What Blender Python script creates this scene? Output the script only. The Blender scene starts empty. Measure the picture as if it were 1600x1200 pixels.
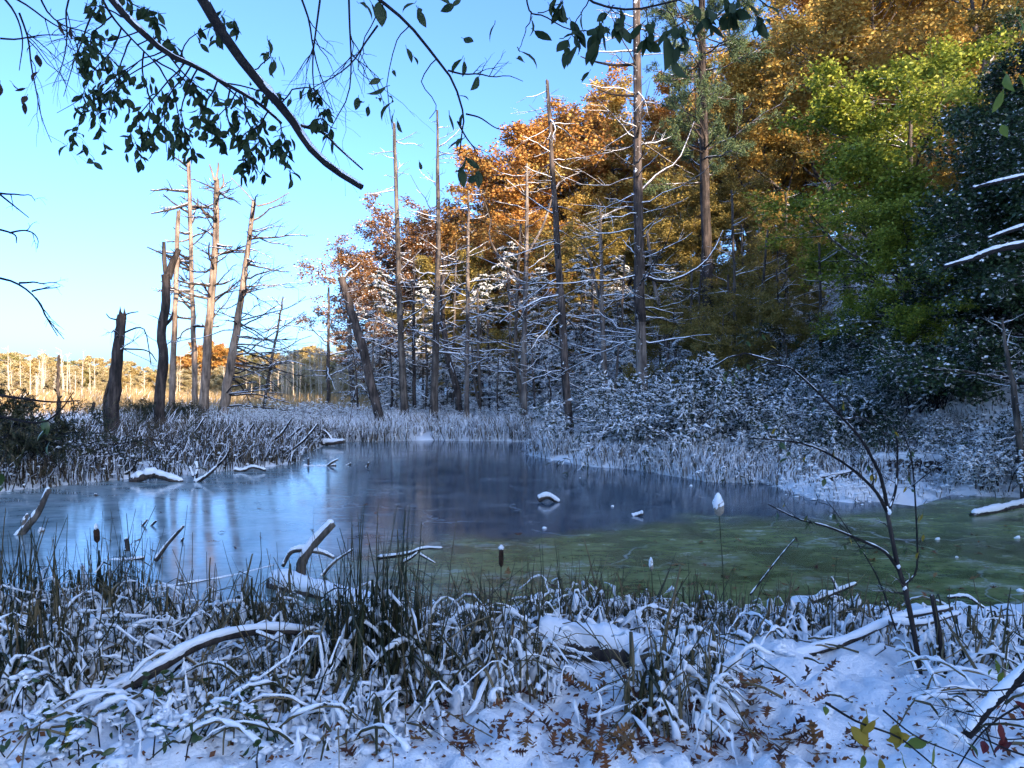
import bpy, math, random
import numpy as np
from mathutils import Vector, Matrix

# ------------------------------------------------------------------ camera, sky, sun, exposure
F = 1208.0            # focal length in photograph pixels (1600 wide)
EYE = 2.2             # eye height above the ice
SUN_EL, SUN_AZ = math.radians(13.0), math.radians(145.0)   # azimuth clockwise from +Y

scene = bpy.context.scene
cam_d = bpy.data.cameras.new('camera')
cam_d.sensor_width = 36.0
cam_d.lens = 36.0 * F / 1600.0
cam_d.clip_start = 0.05
cam_d.clip_end = 3000.0
cam = bpy.data.objects.new('camera', cam_d)
cam.location = (0, 0, EYE)
cam.rotation_euler = (math.radians(90), 0, 0)
scene.collection.objects.link(cam)
scene.camera = cam

world = bpy.data.worlds.new('World')
scene.world = world
world.use_nodes = True
wn = world.node_tree.nodes
bg = wn['Background']
sky = wn.new('ShaderNodeTexSky')
sky.sky_type = 'NISHITA'
sky.sun_disc = False
sky.sun_elevation = SUN_EL
sky.sun_rotation = SUN_AZ
sky.altitude = 50
sky.air_density = 0.6
sky.dust_density = 2.0
sky.ozone_density = 4.6
world.node_tree.links.new(sky.outputs[0], bg.inputs[0])
bg.inputs[1].default_value = 0.15

sun_d = bpy.data.lights.new('sun', 'SUN')
sun_d.energy = 3.3
sun_d.angle = math.radians(0.5)
sun_d.color = (1.0, 0.78, 0.55)
sun = bpy.data.objects.new('sun', sun_d)
sdir = Vector((math.sin(SUN_AZ) * math.cos(SUN_EL), math.cos(SUN_AZ) * math.cos(SUN_EL), math.sin(SUN_EL)))
sun.rotation_euler = sdir.to_track_quat('Z', 'Y').to_euler()
sun.location = (20, -30, 40)
scene.collection.objects.link(sun)

scene.view_settings.view_transform = 'Standard'
scene.view_settings.look = 'None'
scene.view_settings.gamma = 1.0
scene.view_settings.exposure = 2.05
scene.view_settings.use_curve_mapping = False
scene.render.engine = 'CYCLES'
cy = scene.cycles
cy.max_bounces = 6
cy.diffuse_bounces = 4
cy.glossy_bounces = 3
cy.transmission_bounces = 3
cy.caustics_reflective = False
cy.caustics_refractive = False
cy.use_denoising = True
try:
    cy.denoising_prefilter = 'ACCURATE'
    cy.use_adaptive_sampling = True
    cy.adaptive_threshold = 0.02
except Exception:
    pass

# ------------------------------------------------------------------ helpers
rng = np.random.default_rng(11)
random.seed(11)
COL = scene.collection
UP = np.array([0.0, 0.0, 1.0])

def nrm(a):
    return a / np.maximum(np.linalg.norm(a, axis=-1, keepdims=True), 1e-9)

def at(px, py, d):
    return np.array([(px - 800.0) / F * d, d, EYE + (600.0 - py) / F * d])

def _hash(ix, iy, s):
    h = (ix * 374761393 + iy * 668265263 + s * 1442695041) & 0xFFFFFFFF
    h = ((h ^ (h >> 13)) * 1274126177) & 0xFFFFFFFF
    return ((h ^ (h >> 16)) & 0xFFFF) / 65535.0

def vnoise(x, y, s=0):
    x = np.asarray(x, float); y = np.asarray(y, float)
    ix = np.floor(x).astype(np.int64); iy = np.floor(y).astype(np.int64)
    fx = x - ix; fy = y - iy
    fx = fx * fx * (3 - 2 * fx); fy = fy * fy * (3 - 2 * fy)
    a = _hash(ix, iy, s); b = _hash(ix + 1, iy, s); c = _hash(ix, iy + 1, s); d = _hash(ix + 1, iy + 1, s)
    return (a * (1 - fx) + b * fx) * (1 - fy) + (c * (1 - fx) + d * fx) * fy - 0.5

def fbm(x, y, o=3, s=0):
    r = 0; a = 1.0
    for k in range(o):
        r = r + a * vnoise(x * 2 ** k, y * 2 ** k, s + k); a *= 0.5
    return r

def sstep(a, b, x):
    t = np.clip((np.asarray(x, float) - a) / (b - a), 0, 1)
    return t * t * (3 - 2 * t)

# pond outline on the ice plane (x, y), from the photograph's shoreline
POND = np.array([(-14.5, 14.2), (-10.4, 15.6), (-8.9, 17.6), (-7.5, 18.9), (-5.9, 21.2), (-6.6, 26), (-6.6, 29.2), (-3, 30),
                 (0.6, 29.4), (1.0, 26.6), (0.3, 24.2), (1.7, 20.9), (3.3, 19.3), (4.3, 17.2), (5.6, 16.9), (5.5, 14.9), (6.3, 14.1),
                 (7.8, 15.4), (9.9, 14.8), (14, 15.2), (19, 14.5), (20, 9.5), (13, 8.2), (8, 7.9), (5.0, 7.75), (2.6, 7.5), (0.6, 7.3), (-0.9, 7.15),
                 (-2.2, 7.0), (-3.4, 7.0), (-4.6, 7.25), (-6.5, 7.4), (-9, 8.0), (-14, 9.2)])

def pond_sd(x, y):
    """signed distance to the pond outline, negative inside"""
    x = np.asarray(x, float); y = np.asarray(y, float)
    best = np.full(x.shape, 1e9); inside = np.zeros(x.shape, bool)
    n = len(POND)
    for i in range(n):
        ax, ay = POND[i]; bx, by = POND[(i + 1) % n]
        dx, dy = bx - ax, by - ay
        t = np.clip(((x - ax) * dx + (y - ay) * dy) / (dx * dx + dy * dy), 0, 1)
        best = np.minimum(best, np.hypot(x - ax - t * dx, y - ay - t * dy))
        cond = ((ay > y) != (by > y)) & (x < (bx - ax) * (y - ay) / (by - ay + 1e-12) + ax)
        inside ^= cond
    return np.where(inside, -best, best)

def gz(x, y):
    x = np.asarray(x, float); y = np.asarray(y, float)
    sd = pond_sd(x, y) + 0.25 * vnoise(x * 1.7, y * 1.7, 3)
    z = -0.35 + 0.53 * sstep(-0.5, 0.6, sd) + 0.10 * sstep(0.3, 3.0, sd)
    near = sstep(7.6, 2.5, y) * sstep(0.0, 0.6, sd)
    z = z + 0.34 * near
    far = np.hypot(x, y)
    nearw = sstep(9, 6, far)
    lump = fbm(x * 2.3, y * 2.3, 3, 5) * 0.16 + fbm(x * 7, y * 7, 2, 9) * (0.05 + 0.05 * nearw) + fbm(x * 17, y * 17, 2, 13) * 0.035 * nearw
    z = z + lump * sstep(-0.1, 0.5, sd) * sstep(60, 10, far)
    s = (x - 9.5) * 0.963 + (y - 12) * 0.27
    hill = np.where(s > 0, 15.0 * (1 - np.exp(-np.maximum(s, 0) ** 1.35 / 46.0)), 0)
    z = z + hill * sstep(0, 4, sd) + fbm(x * 0.5, y * 0.5, 3, 20) * 0.9 * sstep(1, 7, s)
    return z + 1.5 * sstep(160, 400, y)

def gz1(x, y):
    return float(gz(np.array([x]), np.array([y]))[0])

def on_ground(px, py, dmax=200):
    ds = np.concatenate([np.arange(1.5, 40, 0.03), np.arange(40, dmax, 0.5)])
    X = (px - 800) / F * ds; Z = EYE + (600 - py) / F * ds
    G = np.maximum(gz(X, ds), 0.0)
    k = np.argmax(Z <= G)
    if Z[k] > G[k]:
        k = len(ds) - 1
    return np.array([X[k], ds[k], G[k]])

def crom(pts, n):
    pts = np.asarray(pts, float)
    if len(pts) == 2:
        t = np.linspace(0, 1, n)[:, None]
        return pts[0] * (1 - t) + pts[1] * t
    P = np.vstack([2 * pts[0] - pts[1], pts, 2 * pts[-1] - pts[-2]])
    m = len(pts) - 1
    out = []
    for u in np.linspace(0, m - 1e-6, n):
        i = int(u); t = u - i
        p0, p1, p2, p3 = P[i:i + 4]
        out.append(0.5 * ((2 * p1) + (-p0 + p2) * t + (2 * p0 - 5 * p1 + 4 * p2 - p3) * t * t + (-p0 + 3 * p1 - 3 * p2 + p3) * t ** 3))
    return np.array(out)

class MB:
    """collects tubes, leaves and lumps; builds ONE mesh"""
    def __init__(self):
        self.v = []; self.q = []; self.t = []; self.rq = []; self.rt = []; self.n = 0
    def add(self, v, q=None, t=None, rnd=None):
        v = np.asarray(v, float).reshape(-1, 3)
        if q is not None and len(q):
            q = np.asarray(q, np.int64).reshape(-1, 4)
            self.q.append(q + self.n)
            self.rq.append(np.full(len(q), 0.5) if rnd is None else np.broadcast_to(rnd, len(q)))
        if t is not None and len(t):
            t = np.asarray(t, np.int64).reshape(-1, 3)
            self.t.append(t + self.n)
            self.rt.append(np.full(len(t), 0.5) if rnd is None else np.broadcast_to(rnd, len(t)))
        self.v.append(v); self.n += len(v)
        return self
    def tubes(self, P, R, sides=5, rough=0.0, rnd=None, cap=False, flat=1.0):
        P = np.asarray(P, float); R = np.asarray(R, float)
        if P.ndim == 2:
            P = P[None]; R = R[None]
        N, K, _ = P.shape
        if N == 0:
            return self
        R = np.broadcast_to(R, (N, K))
        T = nrm(np.gradient(P, axis=1))
        mt = nrm(P[:, -1] - P[:, 0] + 1e-6)
        ref = np.where(np.abs(mt[:, 2:3]) > 0.8, np.array([[1.0, 0.13, 0]]), np.array([[0.05, 0.1, 1.0]]))
        a = nrm(np.cross(mt, ref))[:, None, :]
        U = nrm(a - (a * T).sum(-1, keepdims=True) * T)
        V = np.cross(T, U)
        ang = np.arange(sides) * 2 * np.pi / sides
        rr = R[:, :, None] * np.ones(sides)
        if rough:
            rr = rr * (1 + rough * rng.uniform(-1, 1, rr.shape))
        ring = P[:, :, None, :] + rr[..., None] * (np.cos(ang)[:, None] * U[:, :, None, :] + flat * np.sin(ang)[:, None] * V[:, :, None, :])
        verts = ring.reshape(-1, 3)
        base = (np.arange(N) * K * sides)[:, None, None] + (np.arange(K - 1) * sides)[None, :, None]
        j = np.arange(sides)[None, None, :]; j2 = (np.arange(sides) + 1) % sides
        j2 = j2[None, None, :]
        q = np.stack([base + j, base + j2, base + sides + j2, base + sides + j], -1).reshape(-1, 4)
        rq = None
        if rnd is not None:
            rq = np.repeat(np.broadcast_to(rnd, N), (K - 1) * sides)
        n0 = self.n
        self.add(verts, q, rnd=rq)
        if cap:
            tip = P[:, -1] + T[:, -1] * R[:, -1:] * 0.35; bot = P[:, 0] - T[:, 0] * R[:, :1] * 0.2
            cv = np.concatenate([tip, bot]); nn = self.n
            tr = []
            for i in range(N):
                e = n0 + i * K * sides + (K - 1) * sides; s0 = n0 + i * K * sides
                for k in range(sides):
                    tr.append((e + k, e + (k + 1) % sides, nn + i)); tr.append((s0 + (k + 1) % sides, s0 + k, nn + N + i))
            self.v.append(cv); self.n += len(cv)
            self.t.append(np.array(tr)); self.rt.append(np.full(len(tr), 0.5))
        return self
    def leaves(self, pos, ax, side, L, W, rnd=None):
        """rhombic leaves: pos is the stem end"""
        N = len(pos)
        if N == 0:
            return self
        L = np.broadcast_to(L, N)[:, None]; W = np.broadcast_to(W, N)[:, None]
        nn = np.cross(ax, side)
        a = pos; b = pos + ax * L * 0.45 + side * W * 0.5 + nn * W * 0.12
        c = pos + ax * L; d = pos + ax * L * 0.45 - side * W * 0.5 + nn * W * 0.12
        v = np.stack([a, b, c, d], 1).reshape(-1, 3)
        q = np.arange(N * 4).reshape(-1, 4)
        return self.add(v, q, rnd=rng.random(N) if rnd is None else rnd)
    def lumps(self, pos, rx, rz, rnd=None):
        """small flattened lumps (octahedra, jittered)"""
        N = len(pos)
        if N == 0:
            return self
        rx = np.broadcast_to(rx, N)[:, None]; rz = np.broadcast_to(rz, N)[:, None]
        th = rng.uniform(0, 6.28, N)
        c, s = np.cos(th)[:, None], np.sin(th)[:, None]
        ex = np.hstack([c, s, np.zeros((N, 1))]); ey = np.hstack([-s, c, np.zeros((N, 1))]); ez = np.array([[0, 0, 1.0]])
        jit = lambda: rng.uniform(0.6, 1.3, (N, 1))
        v = np.stack([pos + ex * rx * jit(), pos + ey * rx * jit(), pos - ex * rx * jit(), pos - ey * rx * jit(), pos + ez * rz * jit(), pos - ez * rz * 0.5], 1).reshape(-1, 3)
        t = np.array([(0, 1, 4), (1, 2, 4), (2, 3, 4), (3, 0, 4), (1, 0, 5), (2, 1, 5), (3, 2, 5), (0, 3, 5)])
        tt = (np.arange(N)[:, None, None] * 6 + t[None]).reshape(-1, 3)
        return self.add(v, None, tt, rnd=None if rnd is None else np.repeat(rnd, 8))
    def blobs(self, pos, rx, rz, jit=0.22):
        """rounded uneven lumps for near snow"""
        pos = np.asarray(pos, float).reshape(-1, 3); N = len(pos)
        if N == 0:
            return self
        rx = np.broadcast_to(rx, N); rz = np.broadcast_to(rz, N)
        nr, na = 3, 6
        ph = np.linspace(-0.3, 0.32, nr) * np.pi; th = np.arange(na) * 2 * np.pi / na
        u = np.stack([np.cos(ph)[:, None] * np.cos(th), np.cos(ph)[:, None] * np.sin(th), np.sin(ph)[:, None] * np.ones(na)], -1).reshape(-1, 3)
        j = 1 + jit * rng.uniform(-1, 1, (N, nr * na, 1)); el = rng.uniform(0.7, 1.35, (N, 1, 1))
        v = pos[:, None] + u[None] * j * np.stack([rx, rx, rz], -1)[:, None] * np.concatenate([el, 1 / el, np.ones((N, 1, 1))], -1)
        top = pos + UP * (rz * 1.02)[:, None]; bot = pos - UP * (rz * 0.98)[:, None]
        V = np.concatenate([v, top[:, None], bot[:, None]], 1); m = nr * na + 2
        q = []; t = []
        for a in range(nr - 1):
            for b in range(na):
                q.append((a * na + b, a * na + (b + 1) % na, (a + 1) * na + (b + 1) % na, (a + 1) * na + b))
        for b in range(na):
            t.append(((nr - 1) * na + b, (nr - 1) * na + (b + 1) % na, nr * na)); t.append(((b + 1) % na, b, nr * na + 1))
        off = np.arange(N)[:, None, None] * m
        return self.add(V, (off + np.array(q)[None]).reshape(-1, 4), (off + np.array(t)[None]).reshape(-1, 3))
    def crumbs(self, pos, sz, k=5):
        """clusters of small uneven lumps that read as crumbling snow"""
        pos = np.repeat(np.asarray(pos, float).reshape(-1, 3), k, 0); sz = np.repeat(np.broadcast_to(sz, len(pos) // k), k)
        off = rng.normal(size=pos.shape) * sz[:, None] * np.array([0.6, 0.6, 0.22])
        r = sz * rng.uniform(0.3, 0.75, len(pos))
        return self.blobs(pos + off, r * 1.15, r * 0.5, 0.4)
    def mesh(self, name, material, origin=(0, 0, 0), smooth=True):
        me = bpy.data.meshes.new(name)
        v = (np.concatenate(self.v) if self.v else np.zeros((0, 3))) - np.asarray(origin, float)
        q = np.concatenate(self.q) if self.q else np.zeros((0, 4), np.int64)
        t = np.concatenate(self.t) if self.t else np.zeros((0, 3), np.int64)
        me.vertices.add(len(v)); me.vertices.foreach_set('co', v.astype(np.float32).ravel())
        nl = q.size + t.size
        me.loops.add(nl); me.polygons.add(len(q) + len(t))
        me.loops.foreach_set('vertex_index', np.concatenate([q.ravel(), t.ravel()]).astype(np.int32))
        st = np.concatenate([np.arange(len(q)) * 4, q.size + np.arange(len(t)) * 3]).astype(np.int32)
        me.polygons.foreach_set('loop_start', st)
        at_ = me.attributes.new('rnd', 'FLOAT', 'FACE')
        at_.data.foreach_set('value', np.concatenate(self.rq + self.rt).astype(np.float32) if nl else np.zeros(0, np.float32))
        me.polygons.foreach_set('use_smooth', np.full(len(q) + len(t), smooth))
        me.update(calc_edges=True)
        me.materials.append(material)
        return me

ORIG = {}
def link(name, data, parent=None, label=None, cat=None, group=None, kind=None, loc=None):
    o = bpy.data.objects.new(name, data)
    COL.objects.link(o)
    if loc is not None:
        o.location = loc
    if parent is not None:
        o.parent = parent
    for k, v in (('label', label), ('category', cat), ('group', group), ('kind', kind)):
        if v:
            o[k] = v
    return o

def thing(name, label, cat, loc, group=None):
    o = link(name, None, None, label, cat, group, None, tuple(float(c) for c in loc))
    o.empty_display_size = 0.2
    ORIG[o.name] = np.asarray(loc, float)
    return o

def part(name, mb, material, parent, smooth=True, label=None, kind=None):
    """a mesh child; mb holds world coordinates, the thing's Empty carries the offset"""
    top = parent
    while top.parent is not None:
        top = top.parent
    o = link(name, mb.mesh(name, material, ORIG[top.name], smooth), parent, kind=kind)
    if label:
        o['label'] = label
    if name in ('snow', 'blades', 'twigs', 'stems', 'branches'):
        o['kind'] = 'stuff'
    return o

def solo(name, mb, material, label, cat, group=None, kind=None, origin=None, smooth=True):
    origin = np.zeros(3) if origin is None else np.asarray(origin, float)
    return link(name, mb.mesh(name, material, origin, smooth), None, label, cat, group, kind, tuple(origin))

def copy_tree(o, parent=None):
    c = o.copy(); COL.objects.link(c); c.parent = parent
    for ch in list(o.children):
        copy_tree(ch, c)
    return c

ORD = ['first', 'second', 'third', 'fourth', 'fifth', 'sixth', 'seventh', 'eighth', 'ninth', 'tenth', 'eleventh', 'twelfth', 'thirteenth', 'fourteenth', 'fifteenth', 'sixteenth', 'seventeenth', 'eighteenth', 'nineteenth', 'twentieth', 'twenty-first', 'twenty-second', 'twenty-third', 'twenty-fourth']

# ------------------------------------------------------------------ materials
def nt(name):
    m = bpy.data.materials.new(name); m.use_nodes = True
    n = m.node_tree.nodes; l = m.node_tree.links
    return m, n, l, n['Principled BSDF'], n['Material Output']

def ramp(n, cols, pos=None, interp='LINEAR'):
    r = n.new('ShaderNodeValToRGB'); r.color_ramp.interpolation = interp
    e = r.color_ramp.elements
    pos = pos or [i / max(1, len(cols) - 1) for i in range(len(cols))]
    while len(e) < len(cols):
        e.new(0.5)
    for i, (c, p) in enumerate(zip(cols, pos)):
        e[i].position = p; e[i].color = (*c, 1)
    return r

def noise(n, l, scale, detail=4, vec=None, rough=0.55):
    t = n.new('ShaderNodeTexNoise'); t.inputs['Scale'].default_value = scale; t.inputs['Detail'].default_value = detail
    t.inputs['Roughness'].default_value = rough
    if vec is not None:
        l.new(vec, t.inputs['Vector'])
    return t

def coords(n, l, scale=(1, 1, 1), kind='Object'):
    c = n.new('ShaderNodeTexCoord'); m = n.new('ShaderNodeMapping'); m.inputs['Scale'].default_value = scale
    l.new(c.outputs[kind], m.inputs['Vector'])
    return m.outputs[0]

def math_node(n, l, op, a, b=None, clamp=False):
    x = n.new('ShaderNodeMath'); x.operation = op; x.use_clamp = clamp
    for i, s in enumerate((a, b)):
        if s is None:
            continue
        if isinstance(s, (int, float)):
            x.inputs[i].default_value = s
        else:
            l.new(s, x.inputs[i])
    return x.outputs[0]

def mixc(n, l, fac, a, b):
    x = n.new('ShaderNodeMix'); x.data_type = 'RGBA'
    for i, s in ((0, fac), (6, a), (7, b)):
        if isinstance(s, (int, float)):
            x.inputs[i].default_value = s
        elif isinstance(s, tuple):
            x.inputs[i].default_value = (*s, 1)
        else:
            l.new(s, x.inputs[i])
    return x.outputs[2]

def maprange(n, l, v, a, b, c=0.0, d=1.0):
    x = n.new('ShaderNodeMapRange'); l.new(v, x.inputs[0])
    for i, k in enumerate((a, b, c, d)):
        x.inputs[i + 1].default_value = k
    return x.outputs[0]

def bump(n, l, h, bsdf, strength=0.4, dist=0.02):
    b = n.new('ShaderNodeBump'); b.inputs['Strength'].default_value = strength; b.inputs['Distance'].default_value = dist
    l.new(h, b.inputs['Height']); l.new(b.outputs[0], bsdf.inputs['Normal'])

SNOW_C = (0.88, 0.89, 0.91)

def snow_mat(name='snow'):
    m, n, l, b, o = nt(name)
    v = coords(n, l)
    t = noise(n, l, 26, 4, v)
    l.new(ramp(n, [(0.74, 0.77, 0.82), SNOW_C], [0.25, 0.6]).outputs[0], b.inputs['Base Color'])
    r = n.new('ShaderNodeValToRGB')
    c = mixc(n, l, t.outputs[0], (0.84, 0.86, 0.88), (0.92, 0.93, 0.94))
    l.new(c, b.inputs['Base Color'])
    b.inputs['Roughness'].default_value = 0.65
    b.inputs['Specular IOR Level'].default_value = 0.25
    bump(n, l, noise(n, l, 60, 5, v, 0.7).outputs[0], b, 0.5, 0.012)
    return m

def bark_mat(name, cols, snow=0.0, vscale=0.12, scale=9.0, side=(-0.5, -0.6)):
    """bark streaked along the stem; wind-packed snow clings to upper faces and to the weather side"""
    m, n, l, b, o = nt(name)
    v = coords(n, l, (1, 1, vscale))
    t = noise(n, l, scale, 6, v, 0.7); t2 = noise(n, l, scale * 0.18, 3, coords(n, l))
    f = math_node(n, l, 'ADD', math_node(n, l, 'MULTIPLY', t.outputs[0], 0.65), math_node(n, l, 'MULTIPLY', t2.outputs[0], 0.4))
    c = ramp(n, cols, [0.40 + 0.22 * i / max(1, len(cols) - 1) for i in range(len(cols))])
    l.new(f, c.inputs[0])
    col = c.outputs[0]
    if snow > 0:
        g = n.new('ShaderNodeNewGeometry'); s = n.new('ShaderNodeSeparateXYZ'); l.new(g.outputs['Normal'], s.inputs[0])
        k = math_node(n, l, 'MULTIPLY', s.outputs[0], side[0])
        k = math_node(n, l, 'ADD', k, math_node(n, l, 'MULTIPLY', s.outputs[1], side[1]))
        k = math_node(n, l, 'MULTIPLY', k, 0.55)
        k = math_node(n, l, 'ADD', k, s.outputs[2])
        sn = noise(n, l, 5.0, 5, coords(n, l), 0.75)
        k = math_node(n, l, 'ADD', k, math_node(n, l, 'MULTIPLY', math_node(n, l, 'SUBTRACT', sn.outputs[0], 0.5), 2.6))
        k = maprange(n, l, k, 1.02 - snow, 1.12 - snow)
        col = mixc(n, l, k, col, SNOW_C)
    l.new(col, b.inputs['Base Color'])
    b.inputs['Roughness'].default_value = 0.85
    b.inputs['Specular IOR Level'].default_value = 0.2
    bump(n, l, t.outputs[0], b, 0.8, 0.03)
    return m

def leaf_mat(name, cols, transl=0.35, rough=0.55, spec=0.25, snow=0.0):
    """leaf colour varies leaf by leaf; thin leaves let light through; a share of leaves carries snow on the upper face"""
    m, n, l, b, o = nt(name)
    a = n.new('ShaderNodeAttribute'); a.attribute_name = 'rnd'
    r = ramp(n, cols)
    big = noise(n, l, 0.55, 2, coords(n, l))
    f = math_node(n, l, 'ADD', math_node(n, l, 'MULTIPLY', a.outputs['Fac'], 0.75), math_node(n, l, 'MULTIPLY', math_node(n, l, 'SUBTRACT', big.outputs[0], 0.37), 1.0))
    l.new(f, r.inputs[0])
    col = r.outputs[0]
    if snow > 0:
        g = n.new('ShaderNodeNewGeometry'); s = n.new('ShaderNodeSeparateXYZ'); l.new(g.outputs['Normal'], s.inputs[0])
        k = math_node(n, l, 'ADD', math_node(n, l, 'MULTIPLY', s.outputs[2], 0.7), math_node(n, l, 'FRACT', math_node(n, l, 'MULTIPLY', a.outputs['Fac'], 37.0)))
        k = maprange(n, l, k, 1.25 - snow, 1.3 - snow)
        col = mixc(n, l, k, col, SNOW_C)
    l.new(col, b.inputs['Base Color'])
    b.inputs['Roughness'].default_value = rough
    b.inputs['Specular IOR Level'].default_value = spec
    tr = n.new('ShaderNodeBsdfTranslucent'); l.new(col, tr.inputs[0])
    mx = n.new('ShaderNodeMixShader'); mx.inputs[0].default_value = transl
    l.new(b.outputs[0], mx.inputs[1]); l.new(tr.outputs[0], mx.inputs[2]); l.new(mx.outputs[0], o.inputs[0])
    return m

M = {}
M['snow'] = snow_mat()
M['bark_pale'] = bark_mat('pale_weathered_wood', [(0.04, 0.032, 0.027), (0.19, 0.14, 0.105), (0.33, 0.25, 0.19)])
M['bark_bleached'] = bark_mat('bleached_wood', [(0.25, 0.20, 0.14), (0.5, 0.42, 0.31), (0.62, 0.54, 0.43)])
M['bark_pale_snow'] = bark_mat('pale_weathered_wood_snow', [(0.03, 0.026, 0.024), (0.13, 0.105, 0.09), (0.26, 0.22, 0.185)], 0.26)
M['bark_dark'] = bark_mat('dark_bark', [(0.010, 0.009, 0.009), (0.035, 0.028, 0.025), (0.09, 0.07, 0.06)], 0.12)
M['bark_dark_snow'] = bark_mat('dark_bark_snow', [(0.012, 0.010, 0.010), (0.05, 0.04, 0.035), (0.13, 0.10, 0.085)], 0.36)
M['bark_mid'] = bark_mat('grey_bark', [(0.018, 0.015, 0.013), (0.07, 0.057, 0.048), (0.17, 0.14, 0.115)], 0.15)
M['twig'] = bark_mat('twig_bark', [(0.008, 0.007, 0.008), (0.03, 0.024, 0.022)], 0.0, 1.0, 30)
M['twig_snow'] = bark_mat('twig_bark_snow', [(0.02, 0.017, 0.016), (0.08, 0.065, 0.055)], 0.55, 1.0, 14)
M['orange'] = leaf_mat('orange_leaf', [(0.22, 0.085, 0.022), (0.42, 0.185, 0.045), (0.54, 0.30, 0.08), (0.44, 0.31, 0.09)], 0.22)
M['rust'] = leaf_mat('rust_leaf', [(0.12, 0.055, 0.025), (0.27, 0.125, 0.045), (0.40, 0.21, 0.07)], snow=0.24)
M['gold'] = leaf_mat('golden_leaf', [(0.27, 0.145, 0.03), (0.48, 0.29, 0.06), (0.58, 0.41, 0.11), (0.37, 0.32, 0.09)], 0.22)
M['far_gold'] = leaf_mat('far_golden_leaf', [(0.36, 0.25, 0.09), (0.50, 0.38, 0.16), (0.58, 0.47, 0.24)], 0.3)
M['far_olive'] = leaf_mat('far_olive_leaf', [(0.24, 0.22, 0.08), (0.36, 0.31, 0.12)], 0.3)
M['far_tan'] = leaf_mat('far_tan_leaf', [(0.34, 0.25, 0.12), (0.48, 0.38, 0.20), (0.58, 0.50, 0.30), (0.35, 0.34, 0.14)], 0.3)
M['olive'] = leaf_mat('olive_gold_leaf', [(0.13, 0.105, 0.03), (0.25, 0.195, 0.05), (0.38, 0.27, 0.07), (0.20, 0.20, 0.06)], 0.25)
M['lime'] = leaf_mat('yellow_green_leaf', [(0.09, 0.13, 0.02), (0.26, 0.31, 0.04), (0.48, 0.47, 0.07)], 0.3)
M['evergreen'] = leaf_mat('dark_glossy_leaf', [(0.012, 0.028, 0.010), (0.028, 0.056, 0.018), (0.06, 0.10, 0.03)], 0.15, 0.38, 0.4, 0.02)
M['needle'] = leaf_mat('hemlock_needle', [(0.012, 0.026, 0.020), (0.026, 0.048, 0.032), (0.05, 0.07, 0.04)], 0.1, snow=0.2)
M['pine'] = leaf_mat('pine_needle', [(0.03, 0.055, 0.03), (0.07, 0.11, 0.05), (0.16, 0.19, 0.07)], 0.15)
M['frost_leaf'] = leaf_mat('snowy_shrub_leaf', [(0.02, 0.035, 0.018), (0.05, 0.065, 0.03), (0.10, 0.09, 0.05)], 0.15, snow=0.40)
M['bough_leaf'] = leaf_mat('bough_leaf', [(0.028, 0.05, 0.018), (0.065, 0.085, 0.03)], 0.32)
M['bronze_leaf'] = leaf_mat('bough_leaf_bronze', [(0.04, 0.022, 0.016), (0.06, 0.04, 0.02)], 0.2)
M['yellow_leaf'] = leaf_mat('yellow_leaf', [(0.22, 0.17, 0.02), (0.36, 0.24, 0.03)], 0.4)
M['lime_leaf'] = leaf_mat('lime_leaf', [(0.14, 0.18, 0.03), (0.22, 0.24, 0.04)], 0.4)
M['red_leaf'] = leaf_mat('red_leaf', [(0.10, 0.012, 0.018), (0.16, 0.03, 0.02)], 0.3)
M['green_leaf'] = leaf_mat('green_shrub_leaf', [(0.025, 0.05, 0.012), (0.05, 0.085, 0.02)], 0.2, 0.3, 0.5)
M['oak'] = leaf_mat('fallen_oak_leaf', [(0.10, 0.035, 0.016), (0.20, 0.07, 0.022), (0.15, 0.055, 0.02)], 0.15)
M['oak_dark'] = leaf_mat('fallen_oak_leaf_dark', [(0.05, 0.02, 0.012), (0.09, 0.035, 0.018)], 0.1)
M['oak_pale'] = leaf_mat('fallen_oak_leaf_tan', [(0.20, 0.09, 0.03), (0.27, 0.13, 0.04)], 0.15)
M['reed'] = leaf_mat('cattail_blade', [(0.022, 0.026, 0.011), (0.065, 0.06, 0.025), (0.17, 0.125, 0.06), (0.32, 0.23, 0.12)], 0.15)
M['reed_dark'] = leaf_mat('cattail_blade_dark', [(0.012, 0.018, 0.009), (0.03, 0.038, 0.015), (0.07, 0.065, 0.03), (0.15, 0.11, 0.06)], 0.12)
M['reed_frost'] = leaf_mat('frosted_reed', [(0.05, 0.045, 0.03), (0.16, 0.13, 0.09), (0.28, 0.22, 0.15)], 0.1, snow=0.85)
M['reed_brown'] = leaf_mat('brown_reed', [(0.025, 0.02, 0.012), (0.07, 0.052, 0.03), (0.17, 0.12, 0.07)], 0.1, snow=0.30)
M['reed_gold'] = leaf_mat('golden_marsh_grass', [(0.28, 0.18, 0.08), (0.42, 0.29, 0.13), (0.52, 0.40, 0.22)], 0.2, snow=0.1)
M['cattail_head'] = bark_mat('cattail_velvet', [(0.03, 0.016, 0.010), (0.07, 0.035, 0.02)], 0.0, 1.0, 60)
M['fluff'] = bark_mat('cattail_fluff', [(0.22, 0.17, 0.12), (0.42, 0.36, 0.28)], 0.0, 1.0, 50)

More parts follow.
